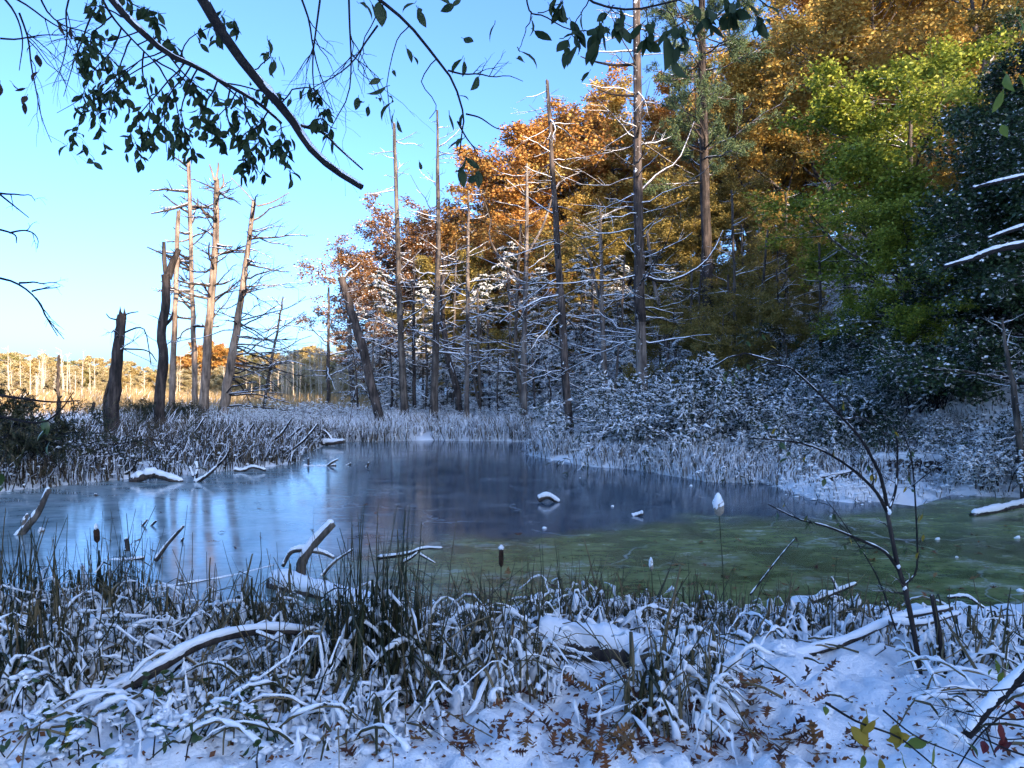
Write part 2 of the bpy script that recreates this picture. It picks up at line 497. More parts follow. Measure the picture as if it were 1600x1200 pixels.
def ground_mat():
    m, n, l, b, o = nt('snowy_ground')
    v = coords(n, l)
    a = n.new('ShaderNodeAttribute'); a.attribute_name = 'marsh'
    h = n.new('ShaderNodeAttribute'); h.attribute_name = 'litter'
    t1 = noise(n, l, 34, 4, v); t2 = noise(n, l, 1.3, 5, v, 0.7); t3 = noise(n, l, 9.0, 5, v, 0.75)
    snow = mixc(n, l, t1.outputs[0], (0.84, 0.86, 0.88), (0.92, 0.93, 0.94))
    lit = ramp(n, [(0.025, 0.018, 0.012), (0.10, 0.06, 0.03), (0.20, 0.12, 0.06)], [0.3, 0.5, 0.7]); l.new(noise(n, l, 22, 4, v).outputs[0], lit.inputs[0])
    k = math_node(n, l, 'ADD', math_node(n, l, 'MULTIPLY', t3.outputs[0], 0.8), math_node(n, l, 'MULTIPLY', t2.outputs[0], 0.35))
    k = math_node(n, l, 'ADD', k, math_node(n, l, 'MULTIPLY', h.outputs['Fac'], 0.35))
    c = mixc(n, l, maprange(n, l, k, 0.76, 0.82), snow, lit.outputs[0])
    gold = ramp(n, [(0.30, 0.20, 0.09), (0.46, 0.33, 0.16), (0.62, 0.52, 0.36)], [0.3, 0.5, 0.72]); l.new(t2.outputs[0], gold.inputs[0])
    c = mixc(n, l, a.outputs['Fac'], c, gold.outputs[0])
    l.new(c, b.inputs['Base Color']); b.inputs['Roughness'].default_value = 0.7; b.inputs['Specular IOR Level'].default_value = 0.2
    hh = math_node(n, l, 'ADD', noise(n, l, 12, 5, v, 0.65).outputs[0], math_node(n, l, 'MULTIPLY', noise(n, l, 70, 4, v).outputs[0], 0.3))
    bump(n, l, hh, b, 0.6, 0.06)
    return m

def ice_mat():
    """frozen pond: thin dark ice, algae-green ice towards the near right shore, pale frosted ice towards the near left"""
    m, n, l, b, o = nt('pond_ice')
    v = coords(n, l)
    s = n.new('ShaderNodeSeparateXYZ'); l.new(v, s.inputs[0])
    wob = noise(n, l, 0.28, 4, v, 0.6); fine = noise(n, l, 1.3, 7, coords(n, l, (0.75, 1.15, 1)), 0.75); spk = noise(n, l, 9, 5, v, 0.8)
    w = math_node(n, l, 'MULTIPLY', math_node(n, l, 'SUBTRACT', wob.outputs[0], 0.5), 5.0)
    yy = math_node(n, l, 'ADD', s.outputs[1], w)
    xx = math_node(n, l, 'ADD', s.outputs[0], w)
    edge = math_node(n, l, 'SUBTRACT', yy, math_node(n, l, 'MULTIPLY', s.outputs[0], 0.42))    # green zone boundary, oblique
    green = maprange(n, l, edge, 11.4, 10.7)
    green = math_node(n, l, 'MULTIPLY', green, maprange(n, l, xx, -3.2, -1.0))
    gcol = ramp(n, [(0.05, 0.07, 0.022), (0.125, 0.165, 0.055), (0.20, 0.24, 0.09), (0.36, 0.40, 0.31)], [0.36, 0.47, 0.56, 0.68]); l.new(fine.outputs[0], gcol.inputs[0])
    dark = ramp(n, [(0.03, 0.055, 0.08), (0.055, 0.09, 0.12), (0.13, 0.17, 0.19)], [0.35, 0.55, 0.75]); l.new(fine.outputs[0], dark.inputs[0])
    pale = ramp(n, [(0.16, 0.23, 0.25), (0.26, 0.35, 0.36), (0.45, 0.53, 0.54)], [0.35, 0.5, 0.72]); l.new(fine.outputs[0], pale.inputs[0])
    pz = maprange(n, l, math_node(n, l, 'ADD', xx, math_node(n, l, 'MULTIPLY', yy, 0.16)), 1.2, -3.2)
    brn = noise(n, l, 0.45, 5, v, 0.7)
    gcl = mixc(n, l, maprange(n, l, brn.outputs[0], 0.46, 0.64, 0.0, 0.75), gcol.outputs[0], (0.055, 0.048, 0.022))
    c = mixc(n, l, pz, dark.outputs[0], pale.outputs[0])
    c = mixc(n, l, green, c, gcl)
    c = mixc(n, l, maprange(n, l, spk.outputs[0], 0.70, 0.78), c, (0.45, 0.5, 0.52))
    vo = n.new('ShaderNodeTexVoronoi'); vo.feature = 'DISTANCE_TO_EDGE'; vo.inputs['Scale'].default_value = 0.33
    wv = n.new('ShaderNodeVectorMath'); wv.operation = 'ADD'; sc_ = n.new('ShaderNodeVectorMath'); sc_.operation = 'SCALE'; sc_.inputs['Scale'].default_value = 1.6
    l.new(noise(n, l, 0.7, 4, v).outputs['Color'], sc_.inputs[0]); l.new(sc_.outputs[0], wv.inputs[0]); l.new(v, wv.inputs[1]); l.new(wv.outputs[0], vo.inputs['Vector'])
    crack = math_node(n, l, 'MULTIPLY', maprange(n, l, vo.outputs['Distance'], 0.010, 0.002), maprange(n, l, wob.outputs[0], 0.45, 0.6))
    c = mixc(n, l, math_node(n, l, 'MULTIPLY', crack, 0.45), c, (0.5, 0.55, 0.58))
    fr = noise(n, l, 0.8, 6, coords(n, l, (0.8, 1.1, 1)), 0.8)
    c = mixc(n, l, maprange(n, l, fr.outputs[0], 0.56, 0.74, 0.0, 0.55), c, (0.55, 0.6, 0.63))
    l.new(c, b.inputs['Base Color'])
    rg = maprange(n, l, fine.outputs[0], 0.3, 0.75, 0.06, 0.2)
    rg = math_node(n, l, 'ADD', rg, math_node(n, l, 'MULTIPLY', green, 0.12))
    l.new(rg, b.inputs['Roughness'])
    b.inputs['IOR'].default_value = 1.33
    b.inputs['Specular IOR Level'].default_value = 0.62
    bump(n, l, noise(n, l, 2.2, 4, coords(n, l, (1, 2.2, 1))).outputs[0], b, 0.05, 0.02)
    return m
M['ground'] = ground_mat()
M['ice'] = ice_mat()

# ------------------------------------------------------------------ the setting: ground and frozen pond
def build_ground():
    rs = [0.0, 0.5, 0.9]
    r = 1.3
    while r < 900:
        rs.append(r); r *= 1.010 if r < 9 else (1.018 if r < 45 else 1.06)
    rs = np.array(rs)
    th = np.concatenate([np.radians(np.arange(-46, 46, 0.32)), np.radians(np.arange(46, 314, 2.0))])
    RR, TT = np.meshgrid(rs, th, indexing='ij')
    X = RR * np.sin(TT); Y = RR * np.cos(TT)
    Z = gz(X.ravel(), Y.ravel()).reshape(X.shape)
    nr, na = X.shape
    i, j = np.meshgrid(np.arange(nr - 1), np.arange(na), indexing='ij')
    j2 = (j + 1) % na
    q = np.stack([i * na + j, (i + 1) * na + j, (i + 1) * na + j2, i * na + j2], -1).reshape(-1, 4)
    mb = MB(); mb.add(np.stack([X, Y, Z], -1), q[:, ::-1])
    me = mb.mesh('ground', M['ground'])
    x, y = X.ravel(), Y.ravel()
    marsh = sstep(36, 46, y - 0.30 * (x + 14)) * sstep(2, -8, x + 0.15 * (y - 40)) 
    s = (x - 9.5) * 0.963 + (y - 12) * 0.27
    lit = 0.55 * sstep(1, 6, s) - 0.25 * sstep(8, 4, y) + 0.12 * sstep(5, 2.5, y)
    for nm, arr in (('marsh', marsh), ('litter', lit)):
        a = me.attributes.new(nm, 'FLOAT', 'POINT'); a.data.foreach_set('value', arr.astype(np.float32))
    link('ground', me, kind='structure', label='snow covered banks and marsh around the pond with wooded slope')
build_ground()

def build_ice():
    c = POND.mean(0)
    out = []
    n = len(POND)
    for i in range(n):
        a, b = POND[i], POND[(i + 1) % n]
        t = nrm((b - a)[None])[0]; nn = np.array([t[1], -t[0]])
        for u in (0, 0.5):
            out.append(a + (b - a) * u)
    out = np.array(out)
    d = nrm(out - c)
    out = out + d * 1.0
    me = bpy.data.meshes.new('pond_ice')
    me.from_pydata([(float(p[0]), float(p[1]), 0.0) for p in out], [], [list(range(len(out)))])
    if me.polygons[0].normal.z < 0:
        me.flip_normals()
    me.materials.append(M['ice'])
    link('pond_ice', me, kind='structure', label='frozen pond with blue grey ice and algae green near shore')
build_ice()

# ------------------------------------------------------------------ branch growth (vectorised)
def grow(P, n, t0, t1, ang, ratio, K=5, curve=0.15, wob=0.06, taper=0.5, jit=0.35, R=None, rr=0.5):
    """children of polylines P (N,k,3): returns polylines (N*n,K,3) and radii"""
    N, k, _ = P.shape
    t = rng.uniform(t0, t1, (N, n))
    u = t * (k - 1); i = np.minimum(u.astype(int), k - 2); fr = (u - i)[..., None]
    idx = np.arange(N)[:, None]
    o = P[idx, i] * (1 - fr) + P[idx, i + 1] * fr
    tan = nrm(P[idx, i + 1] - P[idx, i])
    rnd = nrm(rng.normal(size=(N, n, 3)))
    perp = nrm(np.cross(tan, rnd))
    a = np.radians(ang) * (1 + jit * rng.uniform(-1, 1, (N, n, 1)))
    d = nrm(tan * np.cos(a) + perp * np.sin(a))
    plen = np.linalg.norm(np.diff(P, axis=1), axis=-1).sum(1)[:, None]
    L = plen * ratio * (1 - taper * t) * rng.uniform(0.65, 1.25, (N, n))
    s = np.linspace(0, 1, K)
    Q = o[:, :, None, :] + d[:, :, None, :] * (L[..., None] * s)[..., None]
    Q = Q + UP * (curve * L[..., None] * s ** 2)[..., None]
    w = rng.normal(size=(N, n, K, 3)) * wob * L[..., None, None]; w[:, :, 0] = 0
    Q = (Q + np.cumsum(w, 2) * 0.6).reshape(N * n, K, 3)
    r = None
    if R is not None:
        r0 = (R[idx, i] * (1 - fr[..., 0]) + R[idx, i + 1] * fr[..., 0]) * rr
        r = (r0[..., None] * np.linspace(1, 0.25, K)).reshape(N * n, K)
    return Q, r

def sample_on(P, n, t0=0.0, t1=1.0):
    N, k, _ = P.shape
    t = rng.uniform(t0, t1, (N, n)); u = t * (k - 1); i = np.minimum(u.astype(int), k - 2); fr = (u - i)[..., None]
    idx = np.arange(N)[:, None]
    p = P[idx, i] * (1 - fr) + P[idx, i + 1] * fr
    tan = nrm(P[idx, i + 1] - P[idx, i])
    return p.reshape(-1, 3), tan.reshape(-1, 3)

def leaf_frames(n, flat=0.3, droop=0.3):
    ax = nrm(rng.normal(size=(n, 3)) * np.array([1, 1, flat]) + np.array([0, 0, -droop]))
    s = nrm(np.cross(ax, nrm(rng.normal(size=(n, 3)) * np.array([flat, flat, 1.0]))))
    return ax, s

def trunk_path(H, lean=0.03, K=9, wob=0.012):
    s = np.linspace(0, 1, K)
    x = np.cumsum(rng.normal(size=K)) * wob * H; y = np.cumsum(rng.normal(size=K)) * wob * H
    x -= x[0]; y -= y[0]
    return np.stack([x + rng.normal() * lean * H * s, y + rng.normal() * lean * H * s, H * s - 0.3], -1)[None]

def broad_tree(H=16, crown0=0.3, leaf=0.16, nl=46, n1=16, n2=6, n3=5, ang=50, ratio=0.42, droop=0.3, curve=0.15, offs=0.35, trunk_r=None):
    """deciduous tree in its own coordinates: wood MB and crown MB"""
    T = trunk_path(H * 0.86); R = np.linspace(1, 0.15, 9)[None] * (trunk_r or H * 0.017)
    wood = MB(); wood.tubes(T, R, 8, 0.06)
    B1, r1 = grow(T, n1, crown0, 0.99, ang, ratio, 7, curve, 0.05, 0.45, R=R, rr=0.6)
    B2, r2 = grow(B1, n2, 0.3, 1.0, 45, 0.48, 5, 0.08, 0.07, 0.3, R=r1, rr=0.6)
    B3, r3 = grow(B2, n3, 0.25, 1.0, 45, 0.5, 4, 0.0, 0.08, 0.3, R=r2, rr=0.55)
    wood.tubes(B1, np.maximum(r1, 0.012), 5); wood.tubes(B2, np.maximum(r2, 0.008), 4); wood.tubes(B3, np.maximum(r3, 0.006), 3)
    p, t = sample_on(B3, nl, 0.1, 1.0)
    p = p + rng.normal(size=p.shape) * np.array([1, 1, 0.7]) * offs * 0.5
    ax, s = leaf_frames(len(p), 0.6, droop)
    c = MB(); L = rng.uniform(0.7, 1.3, len(p)) * leaf
    c.leaves(p, ax, s, L, L * 0.72)
    return wood, c

def hemlock(H=12, n=70, spread=0.26, droop=-0.22, leaf=0.2, ns=11, nl=12, snow=2):
    T = trunk_path(H, 0.01, 9, 0.003); R = np.linspace(1, 0.12, 9)[None] * H * 0.012
    wood = MB(); wood.tubes(T, R, 7, 0.05)
    t = np.sort(rng.uniform(0.10, 0.99, n)); az = rng.uniform(0, 6.28, n)
    L = H * spread * (1.05 - t) ** 0.75 * rng.uniform(0.7, 1.15, n) + 0.25
    s = np.linspace(0, 1, 6)
    o = np.stack([np.interp(t, np.linspace(0, 1, 9), T[0, :, k]) for k in range(3)], -1)
    d = np.stack([np.cos(az), np.sin(az), rng.normal(0.12, 0.16, n)], -1)
    B = o[:, None] + d[:, None] * (L[:, None] * s)[..., None] + UP * (droop * rng.uniform(0.2, 1.9, (n, 1)) * L[:, None] * s ** 2)[..., None]
    B[:, 1:] += np.cumsum(rng.normal(size=(n, 5, 3)) * 0.045, 1) * L[:, None, None]
    wood.tubes(B, (0.03 * (1.1 - t))[:, None] * np.linspace(1, 0.3, 6)[None] + 0.004, 4)
    # side sprays lie flat either side of each branch
    p, tn = sample_on(B, ns, 0.2, 1.0)
    sd = np.where(rng.random((len(p), 1)) < 0.5, 1, -1) * nrm(np.cross(tn, UP))
    dd = nrm(tn * 0.7 + sd * 0.8 + UP * rng.uniform(-0.45, 0.05, (len(p), 1)))
    sl = np.repeat(L, ns) * rng.uniform(0.18, 0.36, len(p))
    S = p[:, None] + dd[:, None] * (sl[:, None] * np.linspace(0, 1, 3))[..., None]
    q, t2 = sample_on(S, nl, 0.0, 1.0)
    ax = nrm(t2 + rng.normal(size=q.shape) * np.array([0.7, 0.7, 0.3]) + np.array([0, 0, -0.15]))
    side = nrm(np.cross(ax, UP + rng.normal(size=q.shape) * 0.35))
    c = MB(); LL = rng.uniform(0.7, 1.3, len(q)) * leaf
    c.leaves(q, ax, side, LL, LL * 0.42)
    sn = MB()
    if snow:
        q2, _ = sample_on(S, snow, 0.1, 0.95)
        sz = rng.uniform(0.5, 1.4, len(q2)) * leaf * 0.5
        sn.lumps(q2 + UP * sz[:, None] * 0.25, sz, sz * 0.42)
        q3, _ = sample_on(B, 8, 0.2, 0.95); sz = rng.uniform(0.5, 1.3, len(q3)) * leaf * 0.42
        sn.lumps(q3 + UP * sz[:, None] * 0.3, sz, sz * 0.45)
    return wood, c, sn

def place(name, label, cat, group, meshes, px, d, scale=(1, 1, 1), rot=None, x=None, z=None):
    """meshes: [(part name, mesh data, material override)]; meshes share data between alike trees"""
    X = (px - 800) / F * d if x is None else x
    g = max(gz1(X, d), 0.0) if z is None else z
    o = link(name, None, None, label, cat, group, None, (X, d, g))
    o.scale = scale; o.rotation_euler = (0, 0, rng.uniform(0, 6.28) if rot is None else rot)
    for nm, me, m in meshes:
        c = link(nm, me, o)
        if m is not None:
            c.material_slots[0].link = 'OBJECT'; c.material_slots[0].material = m
    return o

def placed_to_top(name, label, cat, group, meshes, px, d, ytop, H, wide=1.0, rot=None):
    """scale a tree of built height H so that its top stands where the skyline is"""
    X = (px - 800) / F * d; g = max(gz1(X, d), 0.0)
    h = EYE + (600 - ytop) / F * d - g
    me = meshes[1][1]
    if 'top' not in me:
        zz = np.zeros(len(me.vertices) * 3, np.float32); me.vertices.foreach_get('co', zz); me['top'] = float(np.percentile(zz[2::3], 99.7))
    s = h / me['top']
    return place(name, label, cat, group, meshes, px, d, (s * wide, s * wide, s), rot)

# ------------------------------------------------------------------ woods on the hill behind the camera (cast the shade over the pond)
def build_back_woods():
    mb = MB(); wd = MB()
    sx, sy = math.sin(SUN_AZ), math.cos(SUN_AZ)
    for row, D in enumerate((57, 62, 67, 72)):
        for w in np.arange(-44, 66, 4.2):
            ww = w + rng.uniform(-1.5, 1.5); DD = D + rng.uniform(-1.5, 1.5)
            x = DD * sx + ww * (-sy); y = DD * sy + ww * sx
            if y > 0 and x < 0.85 * y + 12:
                continue
            g = gz1(x, y)
            want = np.interp(w, [-34, -10, 0, 9, 17, 24, 30, 37, 62], [20, 21, 23, 27.2, 27, 25, 27.5, 31.0, 28.5]) + (DD - 64) * 0.23
            H = max(9.0, want - g) * rng.uniform(0.9, 1.04)
            n = 620
            u = rng.uniform(0, 1, n); hh = 0.18 + 0.82 * u
            rad = 3.4 * np.sqrt(np.clip(1.02 - (2 * u - 0.85) ** 2 * 0.75, 0.05, 1)) * np.sqrt(rng.uniform(0, 1, n))
            th = rng.uniform(0, 6.28, n)
            p = np.stack([x + rad * np.cos(th), y + rad * np.sin(th), g + H * hh], -1)
            ax, s = leaf_frames(n, 1.0, 0.1)
            mb.leaves(p, ax, s, rng.uniform(1.1, 1.8, n), rng.uniform(1.0, 1.4, n))
            wd.tubes(np.array([[x, y, g - 0.3], [x + 0.1, y, g + H * 0.5], [x, y, g + H * 0.9]]), np.array([0.25, 0.17, 0.04]), 6)
    o = solo('woods', mb, M['olive'], 'autumn woods on the hill behind the viewer, shading the pond', 'woods', kind='stuff')
    link('trunks', wd.mesh('trunks', M['bark_dark']), o, kind='stuff')
build_back_woods()

# ------------------------------------------------------------------ far marsh: golden grass, bare pale trunks, sunlit far trees
def blades(n, pos, h, w, lean=0.25, rnd=None, kink=0.3):
    """thin upright blades, two bent segments each"""
    mb = MB()
    az = rng.uniform(0, 6.28, n); d = np.stack([np.cos(az), np.sin(az), np.zeros(n)], -1)
    side = np.stack([-np.sin(az + 0.6), np.cos(az + 0.6), np.zeros(n)], -1)
    h = np.broadcast_to(h, n)[:, None]; w = np.broadcast_to(w, n)[:, None]
    l1 = rng.uniform(0, lean, (n, 1)); l2 = rng.uniform(0, lean * 4, (n, 1)); k = rng.random((n, 1)) < kink
    m = pos + UP * h * 0.6 + d * h * l1
    tip = np.where(k, m + d * h * (0.25 + l2 * 0.5) - UP * h * rng.uniform(-0.15, 0.45, (n, 1)), m + UP * h * 0.4 + d * h * l2 * 0.5)
    v = np.stack([pos - side * w / 2, pos + side * w / 2, m + side * w / 2.2, m - side * w / 2.2, tip + side * w * 0.1, tip - side * w * 0.1], 1).reshape(-1, 3)
    b = (np.arange(n) * 6)[:, None]
    q = np.concatenate([b + np.array([0, 1, 2, 3]), b + np.array([3, 2, 4, 5])])
    r = rng.random(n) if rnd is None else rnd
    mb.add(v, q, rnd=np.concatenate([r, r]))
    return mb

def build_far_marsh():
    n = 40000
    d = 38 * (150 / 38) ** rng.random(n)
    px = rng.uniform(-120, 640, n)
    x = (px - 800) / F * d
    keep = (x + 0.15 * (d - 40) < 0) & (pond_sd(x, d) > 2) & (d - 0.30 * (x + 14) > 30)
    x, d = x[keep], d[keep]
    pos = np.stack([x, d, np.maximum(gz(x, d), 0) - 0.02], -1)
    k = len(x)
    mb = blades(k, pos, rng.uniform(0.5, 1.25, k) * (0.75 + d / 200), 0.02 + d * 0.0007, 0.2)
    solo('marsh_grass', mb, M['reed_gold'], 'golden sunlit marsh grass reaching to the far trees', 'grass', kind='stuff')
build_far_marsh()

far_w, far_c = broad_tree(12, 0.06, 0.34, 44, 18, 5, 4, 52, 0.42)
FAR_A = [('trunk', far_w.mesh('far_trunk', M['bark_pale']), None), ('crown', far_c.mesh('far_crown', M['gold']), None)]
far_w, far_c = broad_tree(12, 0.12, 0.34, 36, 16, 5, 4, 38, 0.36)
FAR_B = [('trunk', far_w.mesh('far_trunk_slim', M['bark_pale']), None), ('crown', far_c.mesh('far_crown_slim', M['gold']), None)]
far_w, far_c, _ = hemlock(12, 46, 0.2, -0.1, 0.55, 7, 8, 0)
FAR_C = [('trunk', far_w.mesh('far_pine_trunk', M['bark_mid']), None), ('crown', far_c.mesh('far_pine_crown', M['pine']), None)]

def far_trees():
    sky_px = [-120, 0, 60, 110, 250, 320, 350, 400, 460, 520, 560, 600, 680, 760]
    sky_py = [535, 545, 552, 556, 572, 538, 540, 556, 540, 538, 548, 566, 560, 555]
    cols = ['far_gold', 'far_tan', 'far_gold', 'far_tan', 'far_olive', 'far_tan', 'far_gold']
    k_ = 0
    for row, (step, d0, d1, dy) in enumerate(((21.0, 150, 190, 0), (19.0, 115, 140, 14), (19.0, 85, 110, 40))):
        for px in np.arange(-110, 700, step):
            k_ += 1
            p = px + rng.uniform(-7, 7); d = rng.uniform(d0, d1)
            yt = np.interp(p, sky_px, sky_py) + rng.uniform(-3, 9) + dy * rng.uniform(0.6, 1.3)
            k = rng.random()
            if row < 2 and 425 < p < 640 and k < 0.3:
                placed_to_top('far_pine', 'small green pine standing in the far sunlit tree line', 'tree', 'green pines in the far tree line', FAR_C, p, d, yt + 6, 12, 1.2)
                continue
            base = FAR_A if k < 0.55 else FAR_B
            c = M[cols[k_ % 7]] if row < 2 else M['far_tan']
            placed_to_top('far_tree' if row < 2 else 'far_thicket', ('sunlit yellow and tan autumn tree in the far tree line beyond the marsh', 'lower sunlit autumn tree in front of the far tree line', 'low tan thicket at the edge of the far marsh')[row], 'tree',
                          ('far tree line beyond the marsh', 'lower trees before the far tree line', 'thickets at the far edge of the marsh')[row], [base[0], (base[1][0], base[1][1], c)], p, d, yt, 12, 1.35 if row < 2 else 1.8)
    for p, d, yt, nm in ((318, 112, 532, 'reddish orange round maple crown standing in the far tree line above the marsh'),
                         (352, 118, 541, 'smaller reddish maple beside the round orange one in the far tree line')):
        placed_to_top('far_maple', nm, 'tree', None, [FAR_A[0], (FAR_A[1][0], FAR_A[1][1], M['orange'])], p, d, yt, 12, 1.2)
    # bare standing trunks in the flooded marsh
    for i in range(150):
        p = rng.choice([30, 110, 200, 300, 430, 500, 560]) + rng.normal(0, 32); d = rng.uniform(60, 110)
        yt = np.interp(p, sky_px, sky_py) + rng.uniform(-14, 1) + 75 * rng.random() ** 1.3
        X = (p - 800) / F * d; g = max(gz1(X, d), 0)
        h = EYE + (600 - yt) / F * d - g
        if h < 1.5:
            continue
        mb = MB(); K = 5
        ln = rng.normal(0, 0.03, 2)
        s = np.linspace(0, 1, K)
        T = np.stack([X + ln[0] * h * s, d + ln[1] * h * s, g - 0.2 + (h + 0.2) * s], -1)
        mb.tubes(T, np.linspace(1, 0.35, K) * rng.uniform(0.03, 0.085) * (0.6 + d / 160), 5)
        B, r = grow(T[None], 16, 0.35, 1.0, 60, 0.2, 3, 0.1, 0.04, 0.6)
        mb.tubes(B, np.array([[0.02, 0.014, 0.006]]) * (0.6 + d / 120), 3)
        solo('dead_marsh_tree', mb, M['bark_bleached'], 'thin bare pale dead tree standing in the far sunlit marsh', 'dead tree', 'bare dead trees in the far marsh', origin=(X, d, g))
far_trees()

# ------------------------------------------------------------------ dead standing trees round the pond
def snag(label, path, d, w0, w1, bark='bark_pale', nb=30, blen=(0.8, 2.0), brange=(0.3, 0.98), bias=None, el=0.05, curve=0.05, snow=True,
         name='dead_tree', group=None, lower=None, jag=True, extra=(), side_n=3, br=0.022):
    """path: picture points from the foot upward at distance d; w0, w1: widths in photograph pixels"""
    X0 = (path[0][0] - 800) / F * d
    g = max(gz1(X0, d), 0.0)
    pts = [at(px, py, d) for px, py in path]
    pts[0][2] = g - 0.25
    root = thing(name, label, 'dead tree', (X0, d, g), group)
    # a true lean out of the picture plane as well
    depth = rng.uniform(-0.04, 0.04)
    for p in pts:
        p[1] += (p[2] - g) * depth
    K = 16
    T = crom(pts, K)
    T[1:-1, :2] += rng.normal(size=(K - 2, 2)) * 0.012 * d / 30
    R = np.linspace(w0, w1, K) * d / F * (0.355 if bark == 'bark_pale' else 0.40)
    R[0] *= 1.35; R[1] *= 1.08
    tb = MB()
    if lower is None:
        tb.tubes(T, R, 9, 0.09)
        if jag and w1 > 4:
            for k in range(4):     # splintered break
                a = rng.uniform(0, 6.28); off = np.array([math.cos(a), math.sin(a), 0]) * R[-1] * 0.6
                tip = T[-1] + off * 0.9 + UP * R[-1] * rng.uniform(0.5, 2.0)
                tb.tubes(np.array([T[-1] + off * 0.9 - UP * R[-1], T[-1] + off, tip]), np.array([R[-1] * 0.5, R[-1] * 0.42, 0.004]), 5)
        part('trunk', tb, M[bark], root)
    else:
        k = int(K * lower[0])
        tb.tubes(T[k - 1:], R[k - 1:] * 1.04, 9, 0.10); part('trunk', tb, M[bark], root)
        lb = MB(); lb.tubes(T[:k + 1], R[:k + 1], 9, 0.05)
        part('bare_trunk', lb, M[lower[1]], root)
    nb = int(nb * (1.2 if bark == 'bark_pale' else 1.4))
    t = np.sort(rng.uniform(brange[0], brange[1], nb))
    ix = np.minimum((t * (K - 1)).astype(int), K - 2); fr = (t * (K - 1) - ix)[:, None]
    o = T[ix] * (1 - fr) + T[ix + 1] * fr
    az = rng.uniform(0, 6.28, nb)
    if bias is not None:
        az = np.where(rng.random(nb) < 0.7, math.radians(bias) + rng.normal(0, 0.7, nb), az)
    L = rng.uniform(blen[0], blen[1], nb) * (1.2 - 0.55 * (t - brange[0]) / (brange[1] - brange[0]))
    stub = rng.random(nb) < 0.25
    L = np.where(stub, L * 0.25, L)
    e = rng.normal(el, 0.32, nb)
    dr = np.stack([np.cos(az), np.sin(az), e], -1); dr = nrm(dr)
    s = np.linspace(0, 1, 7)
    B = o[:, None] + dr[:, None] * (L[:, None] * s)[..., None] + UP * ((curve * rng.normal(1, 0.6, (nb, 1)) + rng.normal(0, 0.12, (nb, 1))) * L[:, None] * s ** 2)[..., None]
    w = rng.normal(size=(nb, 7, 3)) * 0.022 * L[:, None, None]; w[:, 0] = 0
    B = B + np.cumsum(w, 1)
    r = (br * (2.0 if bark == 'bark_pale' else 1.0) * rng.uniform(0.6, 1.25, nb) * np.clip(L, 0.6, 1.6))[:, None] * np.linspace(1, 0.36, 7) * max(0.75, d / 34)
    sn = MB()
    for i in range(nb):
        mb = MB(); mb.tubes(B[i], r[i], 4)
        if not stub[i] and side_n:
            S, sr = grow(B[i][None], side_n + (2 if bark == 'bark_pale' else 0), 0.35, 0.9, 40, 0.35, 4, 0.05, 0.05, 0.3, R=r[i][None], rr=0.65)
            mb.tubes(S, sr, 3)
        part('branch', mb, M[('bark_dark' if i % 4 else 'bark_mid') if bark == 'bark_pale' else ('twig_snow' if snow else 'twig')], root)
    if snow:
        Bs = B + UP * (r[..., None] * 0.85)
        lim = np.where(rng.random((nb, 1)) < 0.45, rng.uniform(0.4, 0.95, (nb, 1)), 0.0); rs = np.where(s[None] < lim, r * rng.uniform(0.3, 0.75, (nb, 7)) + 0.004, 0.001)
        sn.tubes(Bs, rs, 4)
        part('snow', sn, M['snow'], root)
    for ex in extra:
        eb = MB(); pp = crom([at(a, b, d) for a, b in ex[0]], 8)
        eb.tubes(pp, np.linspace(ex[1], ex[2], 8) * d / F * 0.5, 6, 0.05)
        part('limb', eb, M[ex[3] if len(ex) > 3 else bark], root)
    return root

LEFT = 180; RIGHT = 0
snag('black broken trunk, short and thick, at the left of the snags', [(172, 704), (178, 610), (184, 540), (190, 492)], 23.5, 27, 17, 'bark_dark', 9, (0.5, 1.6), (0.55, 0.98), RIGHT, -0.02, -0.12,
     extra=(([(194, 520), (215, 512), (228, 520), (236, 570)], 3, 1.2, 'twig'), ([(192, 545), (230, 548), (245, 565)], 3, 1.2, 'twig'), ([(186, 498), (200, 490), (216, 487)], 3, 1.5, 'twig'),
            ([(186, 500), (172, 497), (166, 490)], 3, 1.2, 'twig'), ([(168, 680), (163, 630), (172, 590)], 8, 3, 'bark_dark')))
snag('dark twisted snag forking into two stubs near its top', [(248, 690), (250, 620), (258, 560), (254, 520), (262, 470), (262, 430)], 26.5, 21, 15, 'bark_dark', 5, (0.4, 1.0), (0.3, 0.9), None, 0.1, 0.0, jag=False,
     extra=(([(261, 436), (257, 410), (256, 378)], 9, 5, 'bark_dark'), ([(262, 436), (270, 410), (280, 389)], 13, 8, 'bark_dark'), ([(250, 515), (266, 500), (270, 488)], 7, 3, 'bark_dark')))
snag('pale branchless pole with a flat broken top behind the forked snag', [(267, 668), (270, 520), (274, 328)], 33, 15, 9, 'bark_pale', 10, (0.4, 1.2), (0.45, 0.92), LEFT, 0.05, 0.03, False)
snag('tall thin pale dead conifer, leafless twigs swept to its left', [(306, 660), (302, 480), (297, 252)], 40, 13, 8, 'bark_pale', 44, (1.0, 2.6), (0.4, 0.98), LEFT, 0.1, 0.18, False)
snag('thick tan dead conifer with stubby branches all round, tallest near the left bank', [(316, 672), (324, 520), (334, 380), (335, 278)], 33, 22, 11, 'bark_pale', 46, (0.8, 2.0), (0.35, 0.99), None, 0.22, 0.12, False,
     extra=(([(335, 282), (331, 268), (327, 257)], 4, 2, 'bark_pale'), ([(337, 282), (341, 262), (341, 254)], 4, 2, 'bark_pale'), ([(339, 300), (349, 288), (348, 272)], 3, 2, 'bark_pale')))
